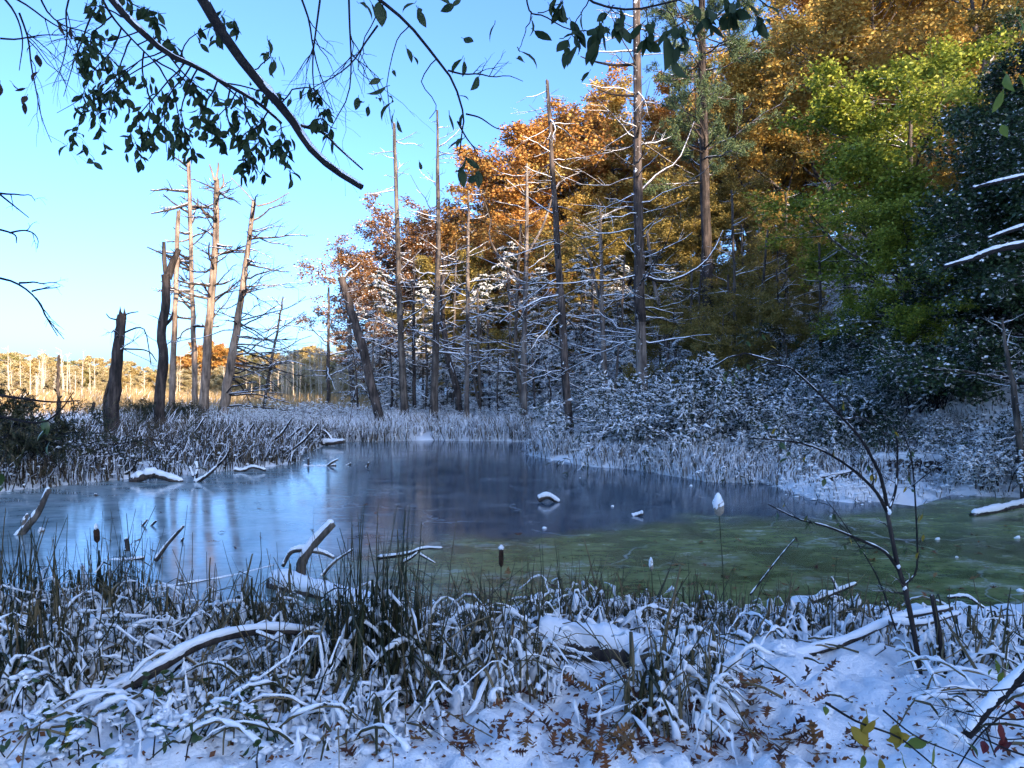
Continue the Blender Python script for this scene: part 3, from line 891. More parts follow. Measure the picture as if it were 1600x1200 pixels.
snag('leaning tan dead conifer with long drooping branches reaching right', [(343, 670), (360, 580), (378, 470), (400, 318)], 32.5, 24, 9, 'bark_pale', 64, (1.2, 3.6), (0.08, 0.98), RIGHT, 0.0, -0.04, False, br=0.014,
     extra=(([(400, 320), (385, 302), (360, 277)], 2.5, 1.2, 'bark_pale'), ([(402, 322), (425, 316), (452, 301)], 3, 1.2, 'bark_pale')))
snag('slim leaning grey sapling trunk between the snags and the pond', [(408, 662), (422, 580), (436, 510), (445, 464)], 36, 7, 3, 'bark_mid', 24, (0.6, 1.6), (0.2, 0.98), None, 0.0, -0.05)
snag('thin straight dark dead spruce alone before the far tree line', [(513, 652), (512, 560), (512, 448)], 42, 9, 4, 'bark_dark_snow', 26, (0.5, 1.9), (0.35, 0.98), None, 0.0, 0.05)
snag('broken snow-streaked snag leaning left over the far shore', [(600, 668), (580, 600), (560, 520), (545, 470), (535, 434)], 32, 20, 14, 'bark_dark_snow', 20, (0.4, 1.6), (0.25, 0.98), None, 0.1, 0.05,
     extra=(([(536, 440), (545, 425), (556, 418), (562, 410)], 5, 1.5, 'twig_snow'), ([(588, 640), (560, 600), (546, 660)], 3, 1.5, 'twig_snow')))
snag('short grey pole behind the leaning broken snag', [(554, 648), (548, 560), (546, 500)], 46, 11, 8, 'bark_mid', 8, (0.4, 1.2), (0.3, 0.95))
for px, y0, y1, w, d, lab in ((91, 690, 626, 11, 25, 'short dark rotten post in the reeds at far left'), (145, 668, 630, 8, 31, 'small dark stub between the rotten post and the black trunk'),
                              (93, 640, 556, 7, 48, 'thin dark pole standing in the golden marsh behind the rotten post'), (70, 680, 656, 5, 30, 'tiny dark stub left of the rotten post')):
    snag(lab, [(px, y0), (px - 1, (y0 + y1) / 2), (px + 1, y1)], d, w, w * 0.7, 'bark_dark', 3, (0.15, 0.5), (0.3, 0.9), snow=False)
# middle row along the far shore
snag('tall slender dead tree with pinkish top, dark lower trunk, left of the middle row', [(634, 668), (627, 540), (622, 380), (617, 196)], 33.5, 17, 6, 'bark_mid', 40, (0.6, 2.0), (0.2, 0.99), None, 0.0, 0.08)
snag('thin black pole beside the tall slender pinkish-topped tree', [(648, 668), (647, 540), (648, 400)], 36, 9, 4, 'bark_dark', 26, (0.5, 1.6), (0.2, 0.98))
snag('tall dead tree with straight pointed top and bare upswept twigs, mid pond', [(676, 668), (682, 500), (684, 330), (682, 168)], 34, 17, 4, 'bark_mid', 44, (0.7, 2.2), (0.2, 0.99), None, 0.15, 0.12)
snag('crooked black trunk bending left as it rises behind the far shore', [(722, 664), (712, 600), (698, 550), (691, 480), (694, 400)], 37, 15, 8, 'bark_dark_snow', 18, (0.6, 1.8), (0.3, 0.98), snow=True)
snag('slim pale grey dead tree with snowy twigs, right of the crooked trunk', [(729, 664), (730, 520), (731, 400), (732, 296)], 34, 11, 4, 'bark_pale_snow', 38, (0.6, 1.8), (0.15, 0.99), None, 0.1, 0.1)
snag('thin double-stemmed grey trunk standing close to the slim pale tree', [(752, 664), (748, 560), (746, 450)], 37, 9, 4, 'bark_mid', 24, (0.6, 1.6), (0.2, 0.98), extra=(([(750, 640), (742, 600), (737, 540)], 5, 3, 'bark_mid'),))
snag('grey forked dead tree with many arching snowy limbs above the far shore', [(820, 670), (818, 560), (822, 420), (823, 262)], 31.5, 15, 5, 'bark_pale_snow', 44, (0.8, 2.6), (0.25, 0.99), None, 0.25, 0.1,
     extra=(([(818, 640), (806, 560), (808, 460), (814, 350)], 8, 4, 'bark_mid'), ([(822, 400), (850, 350), (870, 290), (905, 270)], 5, 1.5, 'bark_pale_snow'), ([(822, 450), (780, 400), (765, 370), (768, 340)], 5, 1.5, 'bark_pale_snow')))
snag('dark leaning dead conifer on the right point, drooping snowy branches', [(893, 694), (884, 600), (872, 400), (862, 260), (854, 134)], 25.5, 19, 6, 'bark_dark_snow', 56, (0.6, 2.4), (0.12, 0.99), None, -0.1, -0.05)
snag('slender snowy grey trunk between the leaning conifer and the big dead pine', [(948, 690), (943, 560), (938, 420), (936, 322)], 28.5, 13, 5, 'bark_pale_snow', 48, (0.6, 2.0), (0.2, 0.99), None, 0.05, 0.05,
     extra=(([(944, 500), (930, 440), (920, 400), (908, 380)], 6, 2, 'bark_pale_snow'), ([(950, 690), (962, 600), (966, 540)], 6, 3, 'bark_pale_snow')))
snag('biggest dead pine: dark snow-flecked trunk, bare grey lower part, long snowy limbs', [(1006, 700), (1002, 560), (998, 380), (996, 180), (994, -60)], 25, 24, 13, 'bark_dark_snow', 70, (0.7, 3.2), (0.25, 0.99), None, 0.0, 0.08,
     lower=(0.42, 'bark_pale_snow'), br=0.024,
     extra=(([(1004, 430), (1040, 440), (1080, 425), (1110, 400), (1130, 360)], 6, 2, 'twig_snow'), ([(1000, 300), (1030, 270), (1060, 250), (1085, 190)], 5, 1.5, 'twig_snow'),
            ([(994, 150), (960, 148), (935, 140)], 4, 1.5, 'twig'), ([(996, 100), (960, 102), (925, 95), (907, 88)], 5, 1.5, 'twig'), ([(1000, 80), (1030, 62), (1060, 40), (1090, 18)], 5, 1.5, 'twig')))
snag('bent pale sapling trunk just right of the biggest dead pine', [(1048, 600), (1040, 520), (1022, 440), (1012, 360)], 31, 10, 5, 'bark_pale_snow', 20, (0.5, 1.6), (0.2, 0.98))
snag('pale snowy dead tree leaning on the slope behind the yellow-green maple', [(1352, 640), (1330, 470), (1312, 380), (1296, 280)], 28, 10, 5, 'bark_pale_snow', 34, (0.8, 2.2), (0.15, 0.99))
snag('small dead spruce with stiff snowy spikes at the right edge', [(1604, 724), (1590, 640), (1578, 560), (1570, 498)], 14.5, 16, 4, 'bark_mid', 34, (0.3, 0.75), (0.1, 0.99), None, 0.12, 0.1, br=0.013, lower=None, side_n=1)
snag('crooked pale sapling on the snowy slope under the maple', [(1362, 690), (1352, 640), (1342, 570), (1340, 540)], 24, 10, 6, 'bark_mid', 6, (0.4, 1.0), (0.3, 0.98))
for i, (px, y0, y1, w, d) in enumerate(((560, 668, 540, 5, 38), (663, 662, 470, 6, 38), (706, 662, 380, 6, 40), (765, 664, 500, 6, 38), (778, 668, 560, 5, 34), (795, 664, 420, 7, 39), (838, 668, 520, 6, 35),
                                        (856, 668, 560, 5, 33), (905, 672, 480, 7, 36), (922, 676, 420, 7, 37), (968, 668, 400, 7, 36), (984, 672, 520, 6, 33), (610, 668, 540, 6, 37), (588, 660, 480, 6, 40),
                                        (1075, 640, 420, 8, 34), (1135, 640, 430, 8, 33), (1165, 630, 350, 7, 36), (1235, 620, 300, 9, 33), (1260, 640, 420, 6, 31), (1390, 620, 500, 7, 25), (1415, 610, 470, 8, 26), (1095, 650, 380, 7, 31), (1145, 640, 300, 8, 30), (1190, 640, 360, 8, 28), (1215, 630, 420, 6, 27), (1285, 640, 380, 9, 26), (1320, 630, 440, 6, 27), (1450, 640, 480, 8, 23), (1030, 660, 430, 7, 33))):
    snag('thin dark dead pole among the trees behind the far shore' if px < 1000 else 'thin grey leafless trunk on the wooded slope', [(px, y0), (px + rng.uniform(-6, 6), (y0 + y1) / 2), (px + rng.uniform(-9, 9), y1)], d, w, w * 0.5,
         'bark_mid' if i % 3 else 'bark_dark_snow', 18, (0.5, 1.5), (0.15, 0.98), group='thin dead poles behind the shore' if px < 1000 else 'thin trunks on the slope', side_n=1)

# ------------------------------------------------------------------ living trees of the slope
def tri(prefix, w, c, s=None, wm='bark_mid', cm='gold'):
    r = [('trunk', w.mesh(prefix + '_trunk', M[wm]), None), ('crown', c.mesh(prefix + '_crown', M[cm]), None)]
    if s is not None:
        r.append(('snow', s.mesh(prefix + '_snow', M['snow']), None))
    return r
MAP1 = tri('maple', *broad_tree(16, 0.16, 0.16, 44, 20, 6, 6, 52, 0.42))
MAP2 = tri('oak', *broad_tree(16, 0.12, 0.16, 44, 21, 6, 6, 60, 0.40))
MAP3 = tri('ash', *broad_tree(16, 0.22, 0.16, 44, 19, 7, 6, 44, 0.44))
BEECH = tri('beech', *broad_tree(9, 0.06, 0.12, 42, 24, 6, 6, 70, 0.46, 0.2, 0.02), wm='bark_mid')
LIME = tri('lime_maple', *broad_tree(11, 0.1, 0.125, 50, 24, 7, 6, 60, 0.42), wm='bark_mid')
EVER = tri('holly', *broad_tree(10, 0.05, 0.1, 46, 34, 7, 7, 68, 0.44, 0.35, -0.05), wm='bark_dark')
HEM1 = tri('hemlock', *hemlock(12, 96, 0.27, -0.25, 0.15, 14, 12, 3), cm='needle')
HEM2 = tri('hemlock_low', *hemlock(7, 60, 0.40, -0.30, 0.14, 14, 12, 6), cm='needle')

def recol(t, m):
    return [t[0], (t[1][0], t[1][1], M[m])] + list(t[2:])

FOREST = [
    (605, 60, 372, 'MAP2', 'rust', 'leftmost rusty maple of the wood with snow on its leaves', 0.9),
    (640, 56, 330, 'MAP1', 'rust', 'rusty orange maple behind the tall slender dead tree', 0.95),
    (735, 58, 268, 'MAP2', 'orange', 'orange maple behind the slim pale dead tree', 0.9),
    (815, 60, 205, 'MAP3', 'orange', 'copper orange tree on the skyline left of the leaning conifer', 1.0),
    (905, 62, 150, 'MAP1', 'orange', 'orange gold tree on the skyline between the leaning conifer and big dead pine', 0.95),
    (985, 60, 132, 'MAP2', 'gold', 'golden oak crown behind the biggest dead pine', 0.9),
    (1070, 56, 120, 'MAP3', 'orange', 'bronze orange tree behind the tall green pine', 0.9),
    (1180, 48, 60, 'MAP1', 'gold', 'golden maple right of the tall green pine', 0.95),
    (1270, 44, -30, 'MAP2', 'gold', 'tall golden oak rising past the top of the picture', 0.95),
    (1390, 42, -120, 'MAP3', 'gold', 'tall golden tree behind the yellow-green maple', 1.0),
    (1520, 36, -170, 'MAP1', 'gold', 'tall golden tree above the dark evergreen', 1.0),
    (1640, 30, -160, 'MAP2', 'olive', 'olive gold tree leaning in at the right edge', 1.0),
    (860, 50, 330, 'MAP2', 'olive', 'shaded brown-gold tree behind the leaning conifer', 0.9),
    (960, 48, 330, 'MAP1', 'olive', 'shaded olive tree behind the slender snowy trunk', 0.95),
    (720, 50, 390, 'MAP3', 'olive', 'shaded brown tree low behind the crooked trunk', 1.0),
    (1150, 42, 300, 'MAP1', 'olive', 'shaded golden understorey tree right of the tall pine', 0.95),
]
TREES = dict(MAP1=MAP1, MAP2=MAP2, MAP3=MAP3)
for px, d, yt, kind, colr, lab, wide in FOREST:
    placed_to_top('autumn_tree', lab, 'tree', 'autumn trees on the slope', recol(TREES[kind], colr), px, d, yt, 16, wide * 1.3)
SKX = [545, 600, 700, 760, 830, 870, 950, 1080, 1160, 1200, 1300, 1700]; SKY_ = [380, 345, 300, 262, 212, 180, 155, 135, 90, 20, -80, -120]
fill_i = 0
for row, (d0, step, y0, y1) in enumerate(((66, 66, 5, 40), (54, 74, 60, 150), (46, 78, 150, 280), (39, 72, 240, 380))):
    for px in np.arange(625 if row < 2 else 660, 1680, step):
        p = px + rng.uniform(-18, 18); d = d0 + rng.uniform(-3, 3); fill_i += 1
        if row == 3 and (p < 1040 or 1290 < p < 1430):
            continue
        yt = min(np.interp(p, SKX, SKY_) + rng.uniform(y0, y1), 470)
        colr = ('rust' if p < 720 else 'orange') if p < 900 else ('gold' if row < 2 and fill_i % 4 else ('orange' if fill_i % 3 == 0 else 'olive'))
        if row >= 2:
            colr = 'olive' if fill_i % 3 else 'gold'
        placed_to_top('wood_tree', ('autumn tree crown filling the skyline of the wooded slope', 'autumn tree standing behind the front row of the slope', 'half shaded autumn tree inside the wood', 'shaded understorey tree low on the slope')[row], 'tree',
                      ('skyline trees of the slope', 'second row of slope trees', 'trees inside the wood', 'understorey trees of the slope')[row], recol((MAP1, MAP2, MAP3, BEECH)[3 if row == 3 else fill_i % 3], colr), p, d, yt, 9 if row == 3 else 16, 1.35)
for px, d, yt, lab in ((1210, 33, 330, 'olive gold beech spreading low behind the arching sapling'), (1110, 37, 400, 'olive beech below the tall green pine'), (1265, 30, 430, 'small bronze beech on the slope above the shrubs'),
                       (1180, 30, 470, 'low golden beech behind the snowy shrubs'), (1130, 27, 455, 'golden brown beech right above the large green shrub'), (1235, 26, 440, 'olive beech hanging over the top of the arching sapling'), (1300, 27, 500, 'low beech at the foot of the yellow-green maple'), (1060, 31, 420, 'brown beech right of the biggest dead pine')):
    placed_to_top('beech_tree', lab, 'tree', 'beeches on the slope', recol(BEECH, 'olive'), px, d, yt, 9, 1.05)
placed_to_top('maple_tree', 'bright yellow-green maple left of the dark evergreen', 'tree', None, recol(LIME, 'lime'), 1435, 24, 60, 11, 1.2)
placed_to_top('maple_tree', 'small yellow-green maple below the bright one, over the snowy slope', 'tree', None, recol(LIME, 'lime'), 1410, 21.5, 320, 11, 1.3)
placed_to_top('evergreen_tree', 'big dark glossy evergreen at the right, leaves nearly black green', 'tree', None, recol(EVER, 'evergreen'), 1640, 19, 50, 10, 0.95)
placed_to_top('evergreen_tree', 'dark evergreen filling the right edge behind the small dead spruce', 'tree', None, recol(EVER, 'evergreen'), 1730, 16.5, 110, 10, 1.1)
placed_to_top('evergreen_tree', 'lower dark evergreen sweeping down to the snowy bank', 'tree', None, recol(EVER, 'evergreen'), 1560, 20, 255, 10, 0.9)
for px, d, yt, k, lab in ((592, 42, 425, 1, 'dark hemlock at the left end of the wood, branches reaching over the marsh'), (660, 44, 440, 1, 'dark hemlock behind the tall slender dead tree'), (755, 44, 430, 1, 'snowy hemlock behind the slim pale dead tree'),
                          (845, 42, 420, 1, 'snowy hemlock left of the leaning dead conifer'), (905, 40, 400, 1, 'snowy hemlock right of the leaning dead conifer'), (965, 38, 400, 1, 'snow-laden hemlock left of the biggest dead pine'),
                          (1045, 36, 420, 1, 'snow-laden hemlock right of the biggest dead pine'), (1110, 38, 440, 1, 'dark hemlock round the foot of the tall green pine'), (800, 46, 380, 1, 'dark tall hemlock deep in the wood behind the forked tree'),
                          (700, 40, 540, 2, 'low snowy hemlock sapling behind the crooked trunk'), (860, 36, 540, 2, 'low snowy hemlock sapling at the leaning conifer'), (985, 32, 520, 2, 'low snowy hemlock at the biggest dead pine'),
                          (1060, 29, 530, 2, 'low snowy hemlock on the right bank'), (620, 38, 560, 2, 'low snowy hemlock at the left end of the wood'), (1500, 24, 560, 2, 'low hemlock under the dark evergreen'),
                          (1440, 23, 560, 2, 'snowy hemlock sapling on the open slope'), (915, 33, 560, 2, 'low hemlock sapling behind the right point'), (780, 37, 560, 2, 'low hemlock sapling in the middle of the far shore')):
    placed_to_top('hemlock', lab, 'tree', 'snowy hemlocks', HEM1 if k == 1 else HEM2, px, d, yt, 12 if k == 1 else 7, 1.0)

def green_pine():
    d = 36; X = (1108 - 800) / F * d; g = gz1(X, d)
    root = thing('pine_tree', 'tall living pine with dark trunk and sunlit needle tufts at its top', 'tree', (X, d, g))
    T = crom([np.array([X, d, g - 0.3]), at(1106, 450, d), at(1100, 250, d), at(1097, 80, d), at(1096, -70, d)], 18)
    R = np.linspace(19, 9, 18) * d / F * 0.5
    tb = MB(); tb.tubes(T, R, 9, 0.08); part('trunk', tb, M['bark_dark'], root)
    B, r = grow(T[None], 58, 0.45, 1.0, 80, 0.15, 6, 0.12, 0.05, 0.1, R=R[None], rr=0.22)
    bb = MB(); bb.tubes(B, r + 0.006, 5)
    S, sr = grow(B, 7, 0.4, 1.0, 40, 0.38, 4, 0.15, 0.05, 0.3, R=r, rr=0.5); bb.tubes(S, sr + 0.004, 4)
    part('branches', bb, M['bark_dark'], root)
    p, t = sample_on(S, 70, 0.3, 1.0)
    p = p + rng.normal(size=p.shape) * 0.06
    ax = nrm(t * 0.6 + rng.normal(size=p.shape) * 0.7 + np.array([0, 0, 0.25])); side = nrm(np.cross(ax, rng.normal(size=p.shape)))
    c = MB(); c.leaves(p, ax, side, rng.uniform(0.14, 0.26, len(p)), 0.035)
    part('crown', c, M['pine'], root)
green_pine()

# ------------------------------------------------------------------ shrubs, reed beds and banks
def shrub_mesh(H, n1, n2, n3, nl, leaf, snow_n, spread=55):
    n = n1
    az = rng.uniform(0, 6.28, n); el = np.radians(rng.uniform(90 - spread, 88, n))
    d = np.stack([np.cos(az) * np.cos(el), np.sin(az) * np.cos(el), np.sin(el)], -1)
    L = H * rng.uniform(0.6, 1.1, n); s = np.linspace(0, 1, 6)
    o = np.stack([rng.normal(0, 0.12 * H, n), rng.normal(0, 0.12 * H, n), np.full(n, -0.1)], -1)
    B = o[:, None] + d[:, None] * (L[:, None] * s)[..., None]
    hor = d * np.array([1, 1, 0])
    B = B + (hor * 0.5 - UP * 0.28)[:, None] * (L[:, None] * s ** 2.4)[..., None] + np.cumsum(rng.normal(size=B.shape) * 0.018, 1) * H
    r = np.full((n, 1), 0.010 * H ** 0.5) * np.linspace(1, 0.3, 6)
    w = MB(); w.tubes(B, r, 4)
    B2, r2 = grow(B, n2, 0.3, 1, 40, 0.4, 5, -0.12, 0.06, 0.3, R=r, rr=0.7); w.tubes(B2, r2, 3)
    B3, r3 = grow(B2, n3, 0.2, 1, 45, 0.45, 4, -0.1, 0.06, 0.3, R=r2, rr=0.7); w.tubes(B3, r3, 3)
    c = MB(); p, t = sample_on(B3, nl, 0.1, 1.0)
    ax = nrm(t + rng.normal(size=p.shape) * 0.6 + np.array([0, 0, -0.3])); sd = nrm(np.cross(ax, UP + rng.normal(size=p.shape) * 0.5))
    LL = rng.uniform(0.7, 1.3, len(p)) * leaf; c.leaves(p, ax, sd, LL, LL * 0.24)
    sn = MB()
    for Q, k, f in ((B, snow_n * 4, 1.2), (B2, snow_n, 1.0), (B3, max(1, snow_n // 2), 0.8)):
        q, _ = sample_on(Q, k, 0.2, 1.0); sz = rng.uniform(0.4, 1.3, len(q)) * leaf * 0.45 * f
        sn.lumps(q + UP * sz[:, None] * 0.3, sz, sz * 0.5)
    return w, c, sn
SH1 = tri('leafy_shrub', *shrub_mesh(1.9, 30, 7, 6, 12, 0.085, 4), wm='twig_snow', cm='frost_leaf')
SH1D = [SH1[0], (SH1[1][0], SH1[1][1], M['evergreen']), SH1[2]]
SH2 = tri('twiggy_shrub', *shrub_mesh(1.3, 24, 6, 4, 4, 0.07, 5, 45), wm='twig_snow', cm='frost_leaf')
SH3 = tri('low_shrub', *shrub_mesh(0.8, 26, 6, 4, 6, 0.07, 6, 70), wm='twig_snow', cm='frost_leaf')

shrubs = [(1090, 22, 560, 1, 'large green shrub dusted with snow on the right bank'), (1030, 23, 600, 1, 'snow dusted shrub left of the large green one'), (1150, 21, 590, 1, 'snow dusted shrub right of the large green one'),
          (1230, 20, 640, 1, 'snowy drooping shrub in front of the beech'), (1290, 19, 650, 1, 'snowy shrub above the dark fallen log'), (965, 24, 640, 2, 'twiggy snowy shrub at the foot of the slender trunk'),
          (1180, 19, 670, 3, None), (1120, 19, 690, 3, None), (1060, 20, 690, 3, None), (1000, 21, 690, 3, None), (930, 23, 680, 2, None), (1250, 17.5, 690, 3, None), (1330, 19, 660, 2, 'twiggy snowy bush behind the fallen log'),
          (1420, 19, 640, 2, None), (1490, 18, 640, 1, 'dark shrub below the evergreen on the snowy bank'), (1370, 21, 640, 2, None), (1310, 23, 610, 2, None), (1245, 24, 600, 1, 'dark leafy shrub behind the arch of the sapling'),
          (1400, 22, 590, 1, 'leafy shrub below the small yellow-green maple'), (880, 27, 655, 2, None), (1540, 15.5, 660, 2, None), (1580, 16, 640, 1, 'leafy shrub beside the small dead spruce'),
          (985, 28, 600, 1, 'tall snowy shrub behind the biggest dead pine'), (1200, 25, 560, 1, 'tall snowy shrub under the beeches'), (905, 31, 610, 1, 'tall snowy shrub behind the right point')]
for px, d, yt, k, lab in shrubs:
    m, H = ((SH1, 1.9), (SH2, 1.3), (SH3, 0.8))[k - 1]
    placed_to_top('shrub', lab or 'low snow-covered twiggy bush on the right bank', 'shrub', 'snowy shrubs on the right bank', m, px, d, yt, H * 0.8, 1.0 if d < 24 else 1.15)
for px, d, yt in ((470, 34, 620), (430, 31, 630), (540, 36, 630), (650, 36, 628), (700, 38, 625), (750, 37, 628), (800, 35, 628), (850, 33, 632), (600, 37, 628), (505, 37, 628), (390, 30, 640)):
    placed_to_top('marsh_shrub', 'frosted twiggy bush among the reeds of the far shore', 'shrub', 'frosted bushes on the far shore', SH2, px, d, yt, 1.0, 1.6)
for px, d, yt, lab in ((15, 17, 606, 'dark evergreen bush at the left edge above the reeds'), (230, 30, 622, 'dark thicket behind the forked snag'), (285, 31, 628, 'dark thicket between the pale pole and the thick tan conifer')):
    placed_to_top('bush', lab, 'shrub', None, [(SH1[0][0], SH1[0][1], M['twig']), (SH1[1][0], SH1[1][1], M['reed_dark'])], px, d, yt, 1.55, 1.0)

def bed(name, label, region, n, h, w, m, snow_n, rnd_h=(0.6, 1.2), lump=0.05, kink=0.45):
    """reed bed: region(x, y) -> mask, sampled inside a box"""
    x0, x1, y0, y1, f = region
    x = rng.uniform(x0, x1, n * 3); y = rng.uniform(y0, y1, n * 3)
    k = f(x, y) & (vnoise(x * 0.9, y * 0.9, 41) > -0.38); x, y = x[k][:n], y[k][:n]
    tall = 0.65 + 0.7 * (vnoise(x * 0.6, y * 0.6, 44) + 0.5)
    pos = np.stack([x, y, gz(x, y) - 0.03], -1); c = len(x)
    mb = blades(c, pos, rng.uniform(*rnd_h, c) * h * tall, w, 0.3, None, kink)
    solo(name, mb, M[m], label, 'reeds', kind='stuff')
    i = rng.integers(0, c, snow_n)
    p = pos[i] + rng.normal(size=(snow_n, 3)) * 0.08 + UP * (rng.random((snow_n, 1)) ** 1.6 * h * 0.75)
    sz = rng.uniform(0.4, 1.4, snow_n) * lump
    sb = MB(); sb.lumps(p, sz, sz * 0.55)
    solo('snow', sb, M['snow'], 'snow clumps caught in the ' + label, 'snow', kind='stuff')

bed('reed_bed', 'brown snow-flecked reeds on the left bank below the snags', (-17, -4.5, 14.5, 32, lambda x, y: (pond_sd(x, y) > 0.05) & (x < -4.8) & (y < 31 + 0.2 * x)), 22000, 0.62, 0.024, 'reed_brown', 5000, lump=0.055)
bed('reed_bed', 'frosted white reeds along the far shore', (-9, 4.5, 28.5, 39, lambda x, y: (pond_sd(x, y) > 0.05) & (x > -9)), 22000, 0.62, 0.028, 'reed_frost', 5000, lump=0.065)
bed('reed_bed', 'frosted white reeds on the right point', (0, 9, 16.5, 30, lambda x, y: (pond_sd(x, y) > 0.05) & (pond_sd(x, y) < 5.5) & (x > 0)), 22000, 0.46, 0.02, 'reed_frost', 5000, lump=0.055)
bed('bank_litter', 'snowed-over stalks on the open right bank', (5, 15, 13.8, 20, lambda x, y: (pond_sd(x, y) > 0.02) & (pond_sd(x, y) < 4.5)), 7000, 0.2, 0.016, 'reed_frost', 5000, lump=0.06)
bed('reed_bed', 'pale frosted reeds of the marsh behind the left snags', (-26, -6, 28, 42, lambda x, y: (y > 31 + 0.2 * x) & (y < 40 + 0.35 * (x + 10))), 14000, 0.75, 0.03, 'reed_frost', 5000, lump=0.07)

bed('slope_litter', 'snowed-over stems and litter on the wooded slope', (8, 26, 15, 38, lambda x, y: ((x - 9.5) * 0.963 + (y - 12) * 0.27 > -0.5)), 6000, 0.4, 0.02, 'reed_brown', 3500, lump=0.06)
for i, px in enumerate(np.arange(1215, 1530, 17.0)):
    d = rng.uniform(19, 33); p = px + rng.uniform(-8, 8)
    g_ = gz1((p - 800) / F * d, d); h_ = rng.uniform(0.5, 1.5); yt = 600 - (g_ + h_ - EYE) / d * F
    placed_to_top('slope_shrub', 'snow-dusted young shrub growing on the wooded slope', 'shrub', 'young shrubs on the slope', (SH1D, SH2, SH1D)[i % 3], p, d, yt, 1.4, 1.1)

for i, px in enumerate(np.arange(1300, 1600, 21.0)):
    d = rng.uniform(18.5, 25); p = px + rng.uniform(-8, 8)
    g_ = gz1((p - 800) / F * d, d); h_ = rng.uniform(0.9, 2.0); yt = 600 - (g_ + h_ - EYE) / d * F
    placed_to_top('dark_shrub', ORD[i] + ' from the left of the dark leafy shrubs under the evergreens on the right', 'shrub', 'dark shrubs under the evergreens', SH1D if i % 3 == 0 else [(SH1D[0][0], SH1D[0][1], M['twig']), SH1D[1]], p, d, yt, 1.4, 1.15)

# ------------------------------------------------------------------ logs, limbs and sticks
def snow_cap(P, R, cover=1.0, lift=0.75, fat=0.85, sides=7, lump=0.25):
    """snow lying along the upper side of a limb"""
    P = np.asarray(P, float); K = len(P)
    n = max(K * 3, 10)
    t = np.linspace(0, K - 1, n); i = np.minimum(t.astype(int), K - 2); fr = (t - i)[:, None]
    Q = P[i] * (1 - fr) + P[i + 1] * fr; r = (R[i] * (1 - fr[:, 0]) + R[i + 1] * fr[:, 0])
    k = rng.uniform(-1, 1, n); keep = np.where(rng.random(n) < cover, 1.0, 0.25)
    m = 1 + 2 * int(min(3, 1 + r.max() / 0.02)); ker = np.ones(m) / m
    k = 1 + lump * 1.6 * np.convolve(np.pad(k, m // 2, 'edge'), ker, 'valid'); keep = np.convolve(np.pad(keep, 1, 'edge'), np.ones(3) / 3, 'valid'); keep[0] = keep[-1] = 0.35
    rr = r * fat * k * keep
    Q = Q + UP * (r * lift + 0.1 * rr)[:, None]
    mb = MB(); mb.tubes(Q, rr, sides, 0.06, cap=True)
    return mb

def limb(name, label, cat, pts, d, w0, w1, bark='bark_dark', snow=0.95, group=None, subs=(), fat=0.85, n=12, lift=0.75, wob=0.0):
    """pts: picture points; d: one distance or one per point"""
    ds = [float(on_ground(a, b)[1]) for a, b in pts] if d == 'ground' else (d if isinstance(d, (list, tuple)) else [d] * len(pts))
    W = np.array([at(a, b, dd) for (a, b), dd in zip(pts, ds)])
    P = crom(W, n)
    if wob:
        P[1:-1] += rng.normal(size=(n - 2, 3)) * wob
    dm = float(np.mean(ds))
    R = np.linspace(w0, w1, n) * dm / F * 0.5
    root = thing(name, label, cat, P[0], group)
    mb = MB(); mb.tubes(P, R, 9, 0.08, cap=True); part('stem', mb, M[bark], root)
    if snow:
        part('snow', snow_cap(P, R, snow, lift, fat), M['snow'], root)
    for sp, sw0, sw1 in subs:
        sds = [dm] * len(sp)
        Q = crom(np.array([at(a, b, dd) for (a, b), dd in zip(sp, sds)]), 9); q = np.linspace(sw0, sw1, 9) * dm / F * 0.5
        mb = MB(); mb.tubes(Q, q, 7, 0.06, cap=True); b = part('side_branch', mb, M[bark], root)
        if snow:
            part('snow', snow_cap(Q, q, snow, lift, fat), M['snow'], b)
    return root

def rest(pts, lift=0.1):
    """picture columns and distances -> picture points lying on the ground there"""
    out = []
    for px, d in pts:
        g = max(gz1((px - 800) / F * d, d), 0.0) + lift
        out.append((px, 600 - (g - EYE) / d * F))
    return out, [d for _, d in pts]
LOG_A = rest([(1335, 17.0), (1380, 16.9), (1425, 16.7), (1475, 16.6)], 0.2)
LOG_B = rest([(1280, 16.0), (1312, 16.4), (1345, 16.9)], 0.07)
# on and beside the ice, left
limb('log', 'snow topped log lying on the ice at the left edge', 'log', [(-40, 838), (40, 840), (95, 838)], 12.6, 12, 6, 'bark_mid', fat=1.2)
limb('branch', 'dead limb with a side stub, slanting up out of the ice at the left edge', 'branch', [(20, 850), (38, 828), (60, 800), (76, 764)], 11.3, 13, 8, 'bark_mid', 0.8, subs=(([(36, 828), (38, 815), (43, 804)], 7, 5),))
limb('log', 'short pale stump piece beside the slanting limb', 'log', [(56, 850), (62, 838), (66, 828)], 11.5, 10, 8, 'bark_mid')
limb('stick', 'single stick poking up from the ice, leaning right', 'stick', [(243, 876), (262, 850), (287, 822)], 9.6, 7, 4, 'bark_dark', 0.9)
limb('stick', 'long thin stick lying flat on the ice, left of middle', 'stick', [(222, 926), (300, 912), (370, 900), (428, 884)], [8.25, 8.55, 8.95, 9.4], 7, 4, 'bark_dark', 0.7)
limb('stick', 'small forked stick frozen in far left ice, left prong', 'stick', [(214, 828), (222, 822), (230, 812)], 12, 4, 3, 'bark_dark', 0.8, subs=(([(232, 826), (240, 818), (244, 814)], 4, 3),))
limb('stick', 'tiny dark stick right of the forked one on the ice', 'stick', [(280, 852), (287, 840)], 10.8, 5, 3, 'bark_dark', 0.6)
limb('branch', 'short snowy branch lying on the ice by the left cattails', 'branch', [(165, 880), (200, 876), (225, 872)], 9.7, 8, 5, 'bark_dark', 0.9, subs=(([(214, 876), (222, 885)], 4, 3),))
